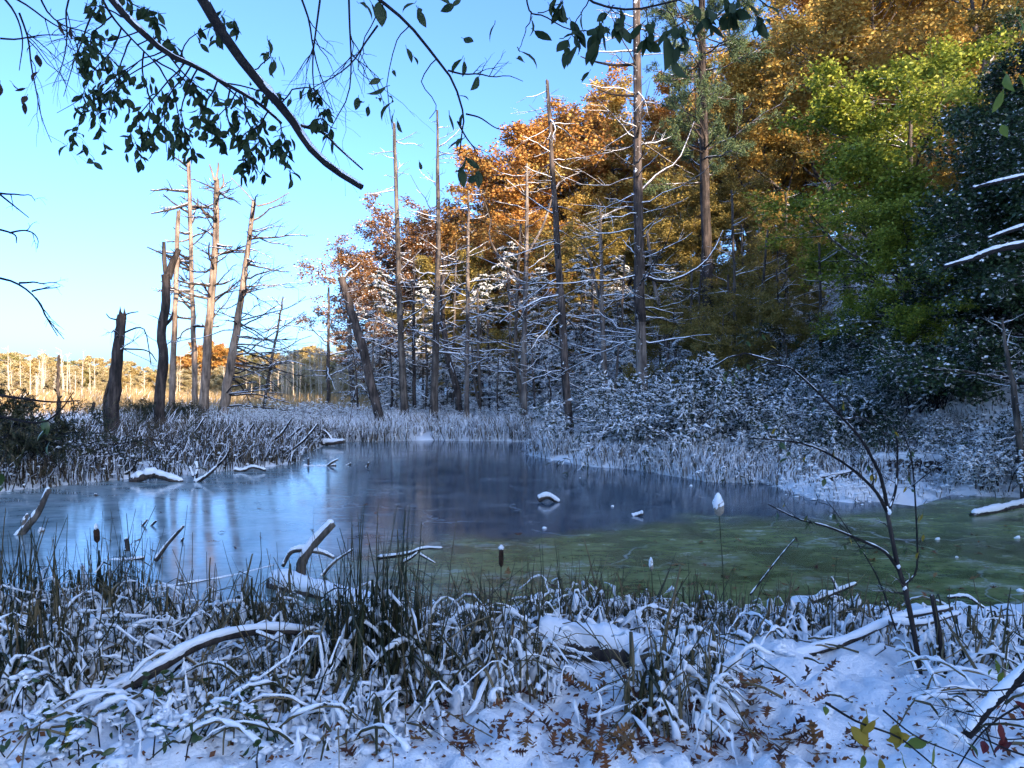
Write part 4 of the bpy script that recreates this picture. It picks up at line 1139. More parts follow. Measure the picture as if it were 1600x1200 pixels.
limb('stick', 'small stub standing in the ice by the left cattails', 'stick', [(198, 868), (199, 855), (197, 842)], 10.2, 8, 6, 'bark_dark', 0.7)
limb('branch', 'large broken limb rising out of the ice, snow along its back', 'branch', [(474, 925), (470, 885), (486, 855), (520, 818)], 8.9, 17, 13, 'bark_mid', 1.0, fat=0.9,
     subs=(([(484, 858), (456, 862), (442, 885)], 9, 6), ([(484, 860), (505, 864), (522, 872)], 8, 5), ([(500, 905), (520, 880), (552, 858)], 6, 3)))
limb('log', 'snow-buried log running from the broken limb into the cattails', 'log', [(425, 910), (480, 925), (540, 940), (600, 952)], [8.4, 8.1, 7.8, 7.5], 26, 22, 'bark_dark', 1.0, fat=1.2)
limb('branch', 'fine snowy branch lying on the green ice right of the broken limb', 'branch', [(590, 872), (635, 866), (662, 857), (692, 857)], 9.3, 6, 3, 'twig', 1.0, fat=1.0, subs=(([(628, 880), (645, 870), (655, 860)], 5, 3), ([(655, 866), (680, 880)], 4, 2)))
limb('log', 'short arched snowy log out on the dark ice', 'log', [(841, 781), (856, 776), (874, 786)], 14.4, 9, 6, 'bark_dark', 1.0, fat=1.1)
limb('log', 'tiny snowy log right of the arched one on the dark ice', 'log', [(988, 808), (1005, 802)], 12.9, 6, 5, 'bark_dark', 1.0, fat=1.1)
for a, b, c, e, d, lab in ((540, 728, 548, 724, 21, 'dark twig tip beside the branchy driftwood'), (568, 734, 576, 723, 20.5, 'dark bent twig poking through ice near the driftwood'), (148, 772, 152, 778, 15.2, 'tiny black twig in the ice near the left bank')):
    limb('stick', lab, 'stick', [(a, b), ((a + c) / 2 + 2, (b + e) / 2), (c, e)], d, 4, 3, 'bark_dark', 0.3)
limb('driftwood', 'driftwood with upright prongs in the ice by the left bank tip', 'branch', [(474, 729), (500, 730), (525, 727)], 20.8, 6, 4, 'bark_dark', 0.7, subs=(([(482, 738), (482, 716)], 4, 3), ([(510, 730), (520, 722), (528, 718)], 5, 3)))
# left bank tangle
limb('log', 'snowy forked driftwood at the foot of the left bank', 'log', [(205, 752), (235, 742), (250, 744), (285, 754)], 17.4, 14, 8, 'bark_dark', fat=1.1, subs=(([(305, 755), (325, 742), (338, 730)], 6, 4), ([(305, 755), (308, 735), (306, 722)], 5, 4), ([(296, 730), (302, 745)], 4, 3)))
limb('branch', 'curved snowy branch on the ice below the left bank', 'branch', [(366, 734), (378, 736), (395, 730), (415, 735)], 19.4, 6, 4, 'bark_dark', fat=1.1)
for i, (a, b, c, e, d) in enumerate(((415, 698, 455, 655, 23), (440, 715, 497, 662, 22.5), (370, 685, 397, 662, 25), (285, 690, 318, 655, 24), (420, 700, 470, 668, 24), (190, 745, 215, 718, 18), (250, 720, 240, 690, 20), (330, 735, 360, 700, 19.5))):
    limb('leaning_branch', 'snow-lined dead branch leaning out of the left bank reeds', 'branch', [(a, b), ((a + c) / 2 + 4, (b + e) / 2 + 2), (c, e)], d, 5, 2.5, 'twig', 0.9, 'branches leaning from the left bank', fat=0.9)
limb('log', 'fallen branchy log on the far shore ice, left of middle', 'log', [(487, 692), (515, 692), (537, 690)], 27.5, 8, 6, 'bark_dark', fat=1.0, subs=(([(520, 690), (512, 678), (505, 672)], 4, 2),))
# right bank logs
limb('log', 'thick dark fallen log with snow on top on the right bank', 'log', *LOG_A, 22, 19, 'bark_dark', fat=0.8)
limb('log', 'slanting thin log meeting the thick dark one on the right bank', 'log', *LOG_B, 10, 12, 'bark_dark', fat=0.8)
limb('log', 'snowy branch lying on the right bank before the logs', 'log', [(1270, 700), (1310, 694), (1340, 698)], 'ground', 6, 4, 'bark_dark', fat=1.1)
limb('log', 'long dark log below the small dead spruce', 'log', [(1530, 716), (1570, 712), (1640, 704)], 'ground', 12, 14, 'bark_dark', fat=0.9)
limb('log', 'snow-covered log reaching over the ice from the right edge', 'log', [(1520, 806), (1560, 799), (1660, 776)], 'ground', 11, 16, 'bark_dark', fat=1.0)
limb('snowy_limb', 'thick snow-lined limb entering from the right edge over the evergreen', 'branch', [(1475, 417), (1520, 404), (1560, 390), (1660, 372)], 6.5, 5, 11, 'twig', 0.92, fat=0.95)
limb('snowy_limb', 'middle snow-lined limb at the right edge', 'branch', [(1544, 373), (1575, 362), (1650, 338)], 6.6, 4, 8, 'twig', 0.9, fat=0.9)
limb('snowy_limb', 'upper thin snow-lined limb at the right edge', 'branch', [(1520, 294), (1560, 284), (1660, 262)], 6.8, 4, 7, 'twig', 0.85, fat=0.9)
for px, py, w in ((850, 826, 7), (1080, 760, 6), (1300, 808, 9), (1465, 844, 8), (1590, 842, 10), (1594, 925, 12), (957, 792, 5), (1495, 872, 5)):
    g = on_ground(px, py); mb = MB(); sz = w * g[1] / F * 0.6
    mb.blobs(g[None] + UP * 0.01, sz * 0.8, sz * 0.55)
    solo('snow_lump', mb, M['snow'], 'small lump of snow sitting on the ice', 'snow lump', 'snow lumps on the ice', origin=g)

# ------------------------------------------------------------------ near bank: cattails, bent reeds, logs, fallen leaves
def reed_arcs(n, base, h, spread, lean, kinkp, w):
    """blade centre lines with a possible fold: (n,6,3)"""
    az = rng.uniform(0, 6.28, n); d = np.stack([np.cos(az), np.sin(az), np.zeros(n)], -1)
    o = base + np.stack([rng.normal(0, spread, n), rng.normal(0, spread, n), np.full(n, -0.05)], -1)
    H = h * rng.uniform(0.5, 1.1, n)
    ln = np.abs(rng.normal(0, lean, n))
    fold = rng.random(n) < kinkp; ft = rng.uniform(0.35, 0.8, n)
    s = np.linspace(0, 1, 6)[None] * np.ones((n, 1))
    up = np.where(fold[:, None] & (s > ft[:, None]), ft[:, None] - (s - ft[:, None]) * rng.uniform(0.2, 1.0, (n, 1)), s)
    out = s * ln[:, None] + np.where(fold[:, None] & (s > ft[:, None]), (s - ft[:, None]) * rng.uniform(0.3, 0.9, (n, 1)), 0)
    P = o[:, None] + UP * (up * H[:, None])[..., None] + d[:, None] * (out * H[:, None])[..., None]
    P[:, :, :2] += np.cumsum(rng.normal(size=(n, 6, 2)) * 0.006, 1)
    R = w * rng.uniform(0.35, 1.35, (n, 1)) * np.linspace(1, 0.35, 6)
    return P, R, fold

def clump(px, py, h, n, label, group, m='reed', snow=10, kink=0.4, spread=0.10, lean=0.14, heads=0):
    g = on_ground(px, py)
    root = thing('cattail_clump', label, 'cattails', g, group)
    n = int(n * 1.15)
    P, R, fold = reed_arcs(n, g, h, spread, lean * 1.5, min(0.8, kink + 0.12), 0.0125)
    mb = MB(); mb.tubes(P, R, 4, rnd=rng.random(n), flat=0.35)
    part('blades', mb, M[m], root)
    # snow draped over folded blades, and lumps caught between the stems
    sb = MB()
    snow = int(snow * 2.0)
    if snow:
        D, rd, _ = reed_arcs(snow, g, h * 0.78, spread * 1.2, 0.35, 1.0, 0.021)
        rd = rd * rng.uniform(0.15, 1.5, rd.shape) * rng.uniform(0.4, 1.1, (snow, 1)) + 0.003
        Ds = np.stack([crom(d, 12) for d in D]); rs = np.stack([np.interp(np.linspace(0, 5, 12), np.arange(6), q) for q in rd]) * rng.uniform(0.45, 1.5, (snow, 12)) * np.where(rng.random((snow, 12)) < 0.16, 0.2, 1.0)
        Ds[:, 1:-1] += rng.normal(size=Ds[:, 1:-1].shape) * 0.004
        sb.tubes(Ds + UP * 0.008, rs, 6, 0.14, cap=True)
        k = snow * 2
        q, _ = sample_on(P, max(1, k // n + 1), 0.03, 0.45); q = q[rng.permutation(len(q))[:k]]
        sz = rng.uniform(0.005, 0.02, len(q)); sb.blobs(q, sz, sz * 1.1, 0.35)
        part('snow', sb, M['snow'], root)
    return root

LAB_D = 'dark upright cattail clump at the near left shore'
LAB_W = 'broken cattail clump draped with snow along the near shore'
for oi, (px, py, h, n) in enumerate(sorted(((20, 1000, 0.85, 80), (70, 990, 0.9, 80), (115, 1000, 0.7, 65), (175, 985, 0.9, 80), (205, 990, 0.7, 65), (-30, 1010, 0.9, 70), (60, 1040, 0.6, 50)))):
    clump(px, py, h, n, ORD[oi] + ' from the left of the dark upright cattail clumps at the near left shore', 'dark cattail clumps on the left', 'reed_dark' if oi % 2 else 'reed', 14, 0.45, 0.13, 0.13)
for oi, (px, py, h, n) in enumerate(sorted(((255, 1000, 0.6, 50), (310, 1010, 0.6, 50), (370, 1020, 0.65, 60), (430, 1010, 0.7, 60), (470, 1040, 0.65, 60), (640, 1010, 0.6, 55), (680, 1000, 0.55, 50), (735, 990, 0.5, 50),
                     (860, 985, 0.6, 55), (905, 970, 0.55, 60), (950, 985, 0.55, 55), (1000, 975, 0.5, 60), (1050, 980, 0.5, 60), (1095, 985, 0.5, 60), (1150, 990, 0.5, 60), (1215, 985, 0.45, 50), (1290, 990, 0.45, 45),
                     (1375, 990, 0.4, 40), (1475, 1000, 0.4, 45), (1530, 1030, 0.4, 45), (1590, 1010, 0.42, 45), (1330, 975, 0.4, 40), (820, 1010, 0.6, 50)))):
    clump(px, py, h, n, ORD[oi] + ' from the left of the snow-draped broken cattail clumps along the near shore', 'snow-draped cattail clumps on the near shore', 'reed', 16, 0.6, 0.13, 0.25)
clump(585, 1065, 0.95, 120, 'tall dense dark cattail clump left of middle in front', None, 'reed_dark', 12, 0.35, 0.13, 0.09)
clump(535, 1050, 0.75, 100, 'dark cattail clump just left of the tall dense one', None, 'reed_dark', 10, 0.4, 0.12, 0.12)
clump(775, 1070, 0.72, 110, 'dense cattail clump with a snowy crest in the middle of the near bank', None, 'reed', 26, 0.5, 0.14, 0.2)
clump(832, 1075, 0.35, 30, 'smaller cattail clump before the snowy log, right of the dense middle clump', None, 'reed', 14, 0.5, 0.10, 0.2)
clump(1045, 1110, 0.6, 70, 'collapsed cattail clump hung with snow right of the snowy log', None, 'reed', 26, 0.8, 0.13, 0.3)
clump(1090, 1070, 0.5, 50, 'snow-bowed reed clump beside the collapsed one', None, 'reed', 18, 0.8, 0.13, 0.3)
clump(560, 1150, 0.42, 40, 'small bowed tuft under a heavy cap of snow at the bottom', None, 'reed', 34, 0.9, 0.12, 0.4)
clump(330, 1085, 0.34, 60, 'brown reed tuft under the arching snowy branch', None, 'reed', 16, 0.6, 0.14, 0.2)
clump(420, 1085, 0.34, 60, 'brown reed tuft right of the one under the arching branch', None, 'reed', 16, 0.6, 0.14, 0.2)

for oi, (px, py, h) in enumerate(((15, 1075, .55), (70, 1085, .4), (130, 1050, .55), (225, 1010, .4), (285, 1000, .45), (350, 1100, .3), (400, 1020, .5), (465, 1075, .45), (505, 1090, .7), (620, 1085, .7), (655, 1060, .5), (700, 1075, .45), (500, 1030, .6))):
    clump(px, py, h, 55, ORD[oi] + ' from the left of the dark stubbly reed tufts on the near left bank', 'dark reed tufts on the near left bank', 'reed_dark' if oi % 3 == 0 else 'reed', 16, 0.6, 0.16, 0.25)

def litter_mat():
    n = 620
    base = []
    while len(base) < n:
        px = rng.uniform(-40, 1640); py = rng.uniform(955, 1120) if rng.random() < 0.85 else rng.uniform(1100, 1190)
        if (py > 1040 and 620 < px < 1400 and rng.random() < 0.93) or (px > 1150 and rng.random() < 0.45):
            continue
        base.append(on_ground(px, py))
    base = np.array([b for b in base if not (840 < 800 + b[0] / b[1] * F < 1020 and b[1] < 5.0)])
    n = len(base)
    az = rng.uniform(0, 6.28, n); L = rng.uniform(0.1, 0.45, n); e = rng.uniform(0.0, 1.4, n)
    d = np.stack([np.cos(az), np.sin(az), e], -1)
    s = np.linspace(0, 1, 6)
    P = base[:, None] + d[:, None] * (L[:, None] * s)[..., None] - UP * (e * 0.9 * L)[:, None, None] * (s ** 2)[None, :, None] + UP * 0.02
    P += np.cumsum(rng.normal(size=P.shape) * 0.006, 1)
    mb = MB(); mb.tubes(P, np.full((n, 1), 0.006) * np.linspace(1.2, 0.5, 6), 4, rnd=rng.random(n))
    solo('fallen_stalks', mb, M['reed'], 'fallen broken reed stalks criss-crossing the near bank', 'reeds', kind='stuff')
    k = rng.random(n) < 0.7
    Q = np.stack([crom(p_, 11) for p_ in P[k]]); r = rng.uniform(0.005, 0.017, (k.sum(), 1)) * rng.uniform(0.3, 1.5, (k.sum(), 11)) * np.where(rng.random((k.sum(), 11)) < 0.18, 0.2, 1.0)
    Q[:, 1:-1] += rng.normal(size=Q[:, 1:-1].shape) * 0.003
    sb = MB(); sb.tubes(Q + UP * 0.010, r, 6, 0.14, cap=True)
    # uneven hummocks of snow
    m = 380; b2 = base[rng.integers(0, n, m)] + rng.normal(size=(m, 3)) * np.array([0.2, 0.2, 0.0])
    b2[:, 2] = np.maximum(gz(b2[:, 0], b2[:, 1]), 0) + rng.uniform(0, 0.05, m)
    k2 = pond_sd(b2[:, 0], b2[:, 1]) > 0.1
    sz = rng.uniform(0.012, 0.06, m); sb.crumbs(b2[k2], sz[k2] * 0.9, 4)
    solo('snow', sb, M['snow'], 'snow lying on the fallen stalks of the near bank', 'snow', kind='stuff')
litter_mat()

def cattail(px, y0, y1, d, head, label, snowcap=False, lean=0):
    a = at(px + lean, y0, d); b = at(px, y1, d)
    root = thing('cattail', label, 'cattail', a)
    P = crom([a, (a + b) / 2 + np.array([0.01, 0, 0]), b], 7)
    mb = MB(); mb.tubes(P, np.linspace(0.006, 0.004, 7), 5); part('stalk', mb, M['reed_dark'], root)
    t = nrm((P[-1] - P[-2])[None])[0]
    h, w = head[0] * d / F, head[1] * d / F * 0.5
    z = np.linspace(0, 1, 9); prof = np.array([0.25, 0.85, 1, 1, 1, 1, 1, 0.8, 0.15]) * w
    H = P[-1] + t * (z * h)[:, None]
    mb = MB(); mb.tubes(H, prof, 9, 0.12 if snowcap else 0.03, cap=True); part('seed_head', mb, M['fluff' if snowcap else 'cattail_head'], root)
    c = MB(); top = P[-1] + t * h
    if snowcap:
        zz = np.linspace(0, 1, 8); c.tubes(top - UP * h * 0.75 + UP * (zz * h * 0.95)[:, None], np.array([0.5, 1.0, 1.25, 1.3, 1.2, 0.95, 0.7, 0.3]) * w * 0.85, 11, 0.16, cap=True)
    else:
        c.blobs(top[None], w * 0.9, w * 1.3)
    part('snow', c, M['snow'], root)
cattail(1124, 1000, 806, 5.6, (30, 15), 'tall cattail with fluffy seed head under a cap of snow', True, 8)
cattail(783, 1000, 886, 6.2, (30, 8), 'thin cattail with a dark brown head standing against the ice', False, -6)
cattail(1018, 1010, 892, 6.2, (18, 6), 'small cattail with a white snow-capped head', True, 2)
cattail(152, 960, 848, 6.8, (24, 9), 'cattail with dark head beside the leftmost ice sticks', False, 4)
for k, (px, y0, y1, d) in enumerate(((845, 985, 830, 6.3), (852, 985, 850, 6.3), (876, 985, 842, 6.5), (585, 1000, 838, 5.6), (574, 1000, 852, 5.6), (455, 1000, 885, 6.2), (418, 1000, 880, 6.0), (330, 980, 862, 6.5), (300, 985, 832, 6.5), (1075, 1000, 865, 6.4), (1300, 1030, 870, 5.4), (965, 985, 880, 6.5), (750, 990, 905, 6.4), (665, 990, 895, 6.5))):
    a = at(px, y0, d); b = at(px + rng.uniform(-10, 10), y1, d)
    mb = MB(); mb.tubes(crom([a, (a + b) / 2 + rng.normal(size=3) * 0.01, b], 5), np.linspace(0.009, 0.004, 5), 4, flat=0.5, rnd=0.2)
    solo('reed_stalk', mb, M['reed_dark'], 'single upright dark reed stalk standing against the ice', 'reed', 'single reeds standing against the ice', origin=a)

# logs and snowy branches of the near bank
limb('log', 'snow-covered log with dark hollow underside in the middle of the near bank', 'log', [(846, 1004), (900, 1008), (960, 1016), (1012, 1030)], [4.95, 4.9, 4.85, 4.75], 50, 46, 'bark_dark', 1.0, fat=1.02, lift=0.45, n=14)
limb('log', 'cut log end with snow on top, right of the snowy log', 'log', [(1040, 1040), (1075, 1046), (1112, 1054)], [4.85, 4.8, 4.75], 44, 40, 'bark_dark', 1.0, fat=1.0, lift=0.45)
limb('snowy_branch', 'arching snow-laden branch across the left foreground', 'branch', [(125, 1118), (195, 1075), (255, 1040), (300, 1012), (360, 992), (420, 984), (488, 988)], [4.1, 4.05, 4.1, 4.2, 4.3, 4.4, 4.5], 19, 12, 'bark_dark', 1.0, fat=1.1,
     subs=(([(215, 1068), (260, 1080), (310, 1098), (352, 1108)], 16, 12), ([(150, 1105), (175, 1112), (196, 1104)], 9, 7), ([(245, 1062), (268, 1050), (290, 1030)], 8, 6), ([(400, 988), (430, 1000), (452, 1012)], 6, 4)))
limb('snowy_branch', 'thin snow-lined stick slanting at the left foreground edge', 'branch', [(-30, 1076), (30, 1042), (85, 1010)], 4.4, 7, 5, 'twig', 1.0, fat=1.0)
limb('snowy_branch', 'second thin slanting stick below the first at the left edge', 'branch', [(-30, 1120), (30, 1088), (86, 1054)], 4.2, 6, 5, 'twig', 0.8, fat=0.9)
limb('snowy_branch', 'curved snow-covered branch in the reeds right of the arching one', 'branch', [(322, 1094), (350, 1084), (385, 1090), (425, 1082)], 4.2, 16, 13, 'bark_dark', 1.0, fat=1.1)
limb('snowy_branch', 'snowy broken stump branch at the bottom left of middle', 'branch', [(430, 1138), (448, 1090), (470, 1068), (515, 1062)], 4.1, 14, 9, 'bark_mid', 1.0, fat=1.0)
limb('snowy_branch', 'long snow-heaped branch across the right foreground pile', 'branch', [(1165, 1060), (1240, 1028), (1330, 1000), (1400, 968), (1488, 950)], [4.9, 5.0, 5.1, 5.2, 5.2], 16, 7, 'bark_dark', 1.0, fat=1.25,
     subs=(([(1390, 972), (1440, 975), (1500, 958)], 10, 5), ([(1250, 1075), (1320, 1048), (1382, 1010)], 14, 9), ([(1300, 1046), (1270, 1060), (1258, 1082)], 8, 6), ([(1365, 1030), (1400, 1056), (1440, 1088)], 12, 9)))
limb('snowy_branch', 'snowy sticks poking over the green ice at right', 'branch', [(1268, 940), (1300, 928), (1338, 912)], 6.2, 9, 5, 'bark_dark', 1.0, fat=1.0, subs=(([(1290, 932), (1320, 940), (1335, 950)], 6, 4), ([(1310, 930), (1304, 912), (1299, 902)], 5, 3)))
limb('snowy_branch', 'thin snowy twig bending over the green ice at far right', 'branch', [(1480, 934), (1510, 932), (1530, 945), (1548, 956)], 6.2, 5, 3, 'twig', 1.0, fat=1.1)
limb('snowy_branch', 'thick snow-lined branch slanting up at the bottom right corner', 'branch', [(1510, 1150), (1540, 1110), (1575, 1075), (1640, 1010)], [3.3, 3.3, 3.3, 3.25], 15, 18, 'twig', 1.0, fat=1.0)
limb('snowy_branch', 'low snowy branch at the very bottom right corner', 'branch', [(1570, 1210), (1600, 1195), (1660, 1180)], 3.1, 14, 14, 'twig', 1.0, fat=1.0)
limb('snowy_branch', 'snowed-under hoop of bent stem left of the middle oak leaves', 'branch', [(748, 1150), (770, 1118), (800, 1102), (845, 1100)], 4.2, 22, 18, 'bark_dark', 1.0, fat=1.2, lift=0.5)
limb('snowy_branch', 'bent snow-covered stem forming an arch before the snowy log', 'branch', [(862, 1066), (900, 1054), (912, 1068), (928, 1120), (940, 1150)], 4.3, 17, 16, 'bark_dark', 1.0, fat=1.2, lift=0.4)
limb('snowy_branch', 'snow-covered stem leaning left of the bent arch', 'branch', [(828, 1098), (858, 1080), (890, 1100), (912, 1124)], 4.3, 17, 12, 'bark_dark', 1.0, fat=1.15, lift=0.4)

# ------------------------------------------------------------------ single leaves
def leaf_mesh(name, L, W, m, fold=0.25, bend=0.15):
    """an elliptic leaf with a folded midrib and a pointed tip, lying along -Z from its stalk"""
    z = np.array([0, 0.12, 0.35, 0.6, 0.82, 1.0]); w = np.array([0.04, 0.55, 1.0, 0.92, 0.5, 0.0]) * W / 2
    v = []; 
    for k in range(6):
        y = bend * L * math.sin(z[k] * 2.2)
        v += [(-w[k], y + fold * w[k], -z[k] * L), (0, y, -z[k] * L), (w[k], y + fold * w[k], -z[k] * L)]
    q = []
    for k in range(5):
        q += [(k * 3, k * 3 + 1, k * 3 + 4, k * 3 + 3), (k * 3 + 1, k * 3 + 2, k * 3 + 5, k * 3 + 4)]
    mb = MB(); mb.add(np.array(v), q, rnd=rng.random())
    mb.tubes(np.array([[0, 0, 0.012], [0, 0, -0.002]]) * (L / 0.06), np.array([0.0012, 0.0012]), 4)
    return mb.mesh(name, M[m])

def oak_mesh(name, L, m, curl, slim=1.0, bend=0.0):
    """lobed oak leaf, tip along +Y, each variant with its own lobes and curl"""
    prof = [(0, 0.015)]
    t = 0.08
    for lobe, wl in ((0, 0.20), (1, 0.38), (2, 0.34), (3, 0.18)):
        st = rng.uniform(0.17, 0.22)
        wl = wl * rng.uniform(0.8, 1.2) * slim
        prof += [(t, 0.05), (t + st * 0.55, wl), (t + st * 0.8, wl * 0.95), (t + st * 0.72, 0.08)]
        t += st
    prof += [(min(t + 0.06, 1.0), 0.05), (1.02, 0.005)]
    v = []
    for t, w in prof:
        for sx in (-1, 0, 1):
            x = sx * w * (1 + 0.22 * rng.uniform(-1, 1)); tt = t + (rng.uniform(-0.03, 0.03) if sx else 0)
            v.append((x * L, tt * L, (curl * (x * x * 4) + bend * (tt - 0.4) ** 2 + 0.10 * math.sin(tt * 3.0) * curl * 2 + rng.uniform(-0.02, 0.02)) * L))
    q = []
    for k in range(len(prof) - 1):
        q += [(k * 3, k * 3 + 1, k * 3 + 4, k * 3 + 3), (k * 3 + 1, k * 3 + 2, k * 3 + 5, k * 3 + 4)]
    mb = MB(); mb.add(np.array(v), q, rnd=rng.random())
    mb.tubes(np.array([[0, 0.01 * L, 0.0], [0.03 * L, -0.25 * L, 0.05 * L]]), np.array([0.002, 0.0015]), 4)
    return mb.mesh(name, M[m])
OAKS = [oak_mesh('oak_leaf_shape', 0.12 * rng.uniform(0.8, 1.15), ('oak', 'oak_pale', 'oak', 'oak_dark')[i % 4], rng.uniform(-0.6, 0.9), rng.uniform(0.65, 1.05), rng.uniform(-0.8, 1.0)) for i in range(12)]

def scatter_leaves():
    placed = 0
    while placed < 210:
        px = rng.normal(990, 270); py = 1060 + 138 * rng.random() ** 0.8
        if py < 1100 and rng.random() < 0.45 or px < 480 or px > 1420:
            continue
        if py > 1200 - 1:
            continue
        g = on_ground(px, py)
        o = link('oak_leaf', OAKS[rng.integers(0, 12)], None, 'rust brown oak leaf lying on the snow of the near bank', 'leaf', 'fallen oak leaves on the near snow', None, (g[0], g[1], g[2] + rng.uniform(0.005, 0.03)))
        o.rotation_euler = (rng.normal(0.2, 0.4), rng.normal(0, 0.45), rng.uniform(0, 6.28)); s = rng.uniform(0.55, 1.2); o.scale = (s, s, s)
        placed += 1
    for k in range(120):
        px = rng.uniform(700, 1620); lo = 905 if px < 1000 else 812
        py = rng.uniform(max(lo, 850 - (px - 1000) * 0.05), 935)
        if k > 95:
            px = rng.uniform(150, 900); py = rng.uniform(790, 930)
        g = on_ground(px, py)
        if pond_sd(g[0:1], g[1:2])[0] > -0.1:
            continue
        o = link('oak_leaf', OAKS[rng.integers(0, 12)], None, 'brown oak leaf frozen onto the pond ice', 'leaf', 'fallen leaves on the ice', None, (g[0], g[1], 0.012))
        o.rotation_euler = (rng.normal(0, 0.2), rng.normal(0, 0.2), rng.uniform(0, 6.28)); s = rng.uniform(0.6, 1.2); o.scale = (s, s, s)
scatter_leaves()

def small_litter():
    n = 1500
    px = rng.uniform(-20, 1620, n); py = 1030 + 170 * rng.random(n) ** 0.7
    p = np.array([on_ground(a, b) for a, b in zip(px, py)]) + UP * 0.008
    ax, sd = leaf_frames(n, 0.35, -0.15)
    mb = MB(); L = rng.uniform(0.012, 0.045, n)
    mb.leaves(p, ax, sd, L, L * rng.uniform(0.3, 0.7, n))
    solo('leaf_litter', mb, M['oak'], 'small torn bits of brown leaf scattered over the near snow', 'leaf litter', kind='stuff')
small_litter()

# ------------------------------------------------------------------ overhanging boughs, twigs and near saplings
def pl(pts, d, n):
    """picture polyline at distance d (a number, or a pair from first to last point)"""
    d0, d1 = d if isinstance(d, tuple) else (d, d)
    k = len(pts)
    return crom(np.array([at(a, b, d0 + (d1 - d0) * i / max(1, k - 1)) for i, (a, b) in enumerate(pts)]), n)

LEAFS = {}
def leaf_obj(root, pos, kind, size, hang=0.5):
    key = kind
    if key not in LEAFS:
        LEAFS[key] = [leaf_mesh(kind + '_shape', 0.06, 0.027, kind), leaf_mesh(kind + '_broad', 0.06, 0.031, kind, 0.4, -0.2), leaf_mesh(kind + '_slim', 0.06, 0.020, kind, 0.5, 0.3)]
    o = link('leaf', LEAFS[key][rng.integers(0, 3)], root)
    p = np.asarray(pos, float) - ORIG[root.name]
    o.location = tuple(p); o.rotation_euler = (rng.normal(0, hang), rng.normal(0, hang), rng.uniform(0, 6.28))
    s = size / 0.06 * rng.uniform(0.75, 1.2); o.scale = (s, s, s)

def bough(name, label, limbs, twigs=(), leaf=None, snow=False, bark='twig', spots=(), rand=(), group=None, mult=1.0):
    """limbs, twigs: (points, distance, width0, width1[, leaves per twig]); rand: (start, angle deg, length, n sub, distance)"""
    P0 = pl(limbs[0][0], limbs[0][1], 14)
    root = thing(name, label, 'branch', P0[0], group)
    for i, (pts, d, w0, w1) in enumerate(limbs):
        P = pl(pts, d, 14); dm = P[:, 1].mean(); R = np.linspace(w0, w1, 14) * dm / F * 0.5
        mb = MB(); mb.tubes(P, R, 8, 0.07, cap=True); b = part('limb', mb, M[bark], root)
        if snow:
            part('snow', snow_cap(P, R, 0.8, 0.7, 0.75), M['snow'], b)
    tb = MB(); kind, size = leaf if leaf else (None, 0)
    for tw in twigs:
        pts, d, w0, w1, nl = tw
        P = pl(pts, d, 10); dm = P[:, 1].mean()
        P[1:] += np.cumsum(rng.normal(size=(9, 3)) * 0.004, 0)
        R = np.linspace(w0, w1, 10) * dm / F * 0.5; tb.tubes(P, R, 4)
        if nl:
            S, sr = grow(P[None], max(2, nl // 7), 0.35, 1.0, 50, 0.22, 4, -0.5, 0.05, 0.2, R=R[None], rr=0.7); tb.tubes(S, sr, 3)
            nl = int(nl * mult)
            q1, _ = sample_on(P[None], nl - nl // 2, 0.3, 1.0); q2, _ = sample_on(S, max(1, round((nl / 2) / len(S))), 0.2, 1.0)
            q2[:, 2] -= rng.uniform(0, 0.03, len(q2))
            q1 = q1 + rng.normal(size=q1.shape) * 0.014
            for q in np.concatenate([q1, q2]):
                leaf_obj(root, q, kind, size)
    for (a, b), ang, L, ns, d in rand:
        x, y = a, b; an = math.radians(ang); pts = [(x, y)]
        for k in range(5):
            an += rng.normal(0, 0.28); x += math.cos(an) * L / 5; y -= math.sin(an) * L / 5; pts.append((x, y))
        P = pl(pts, (d, d + rng.normal(0, 0.15)), 12); R = np.linspace(3.4, 1.0, 12) * d / F * 0.5
        tb.tubes(P, R, 4)
        S, sr = grow(P[None], ns, 0.15, 0.95, 45, 0.5, 6, -0.15, 0.05, 0.4, R=R[None], rr=0.75); tb.tubes(S, np.maximum(sr, 0.0006), 3)
        S2, sr2 = grow(S, 2, 0.3, 0.95, 40, 0.5, 5, -0.2, 0.05, 0.4, R=sr, rr=0.8); tb.tubes(S2, np.maximum(sr2, 0.0005), 3)
    if tb.n:
        part('twigs', tb, M[bark], root)
    for px, py, d, sz, *kk in spots:
        leaf_obj(root, at(px, py, d), kk[0] if kk else kind, sz)
    return root

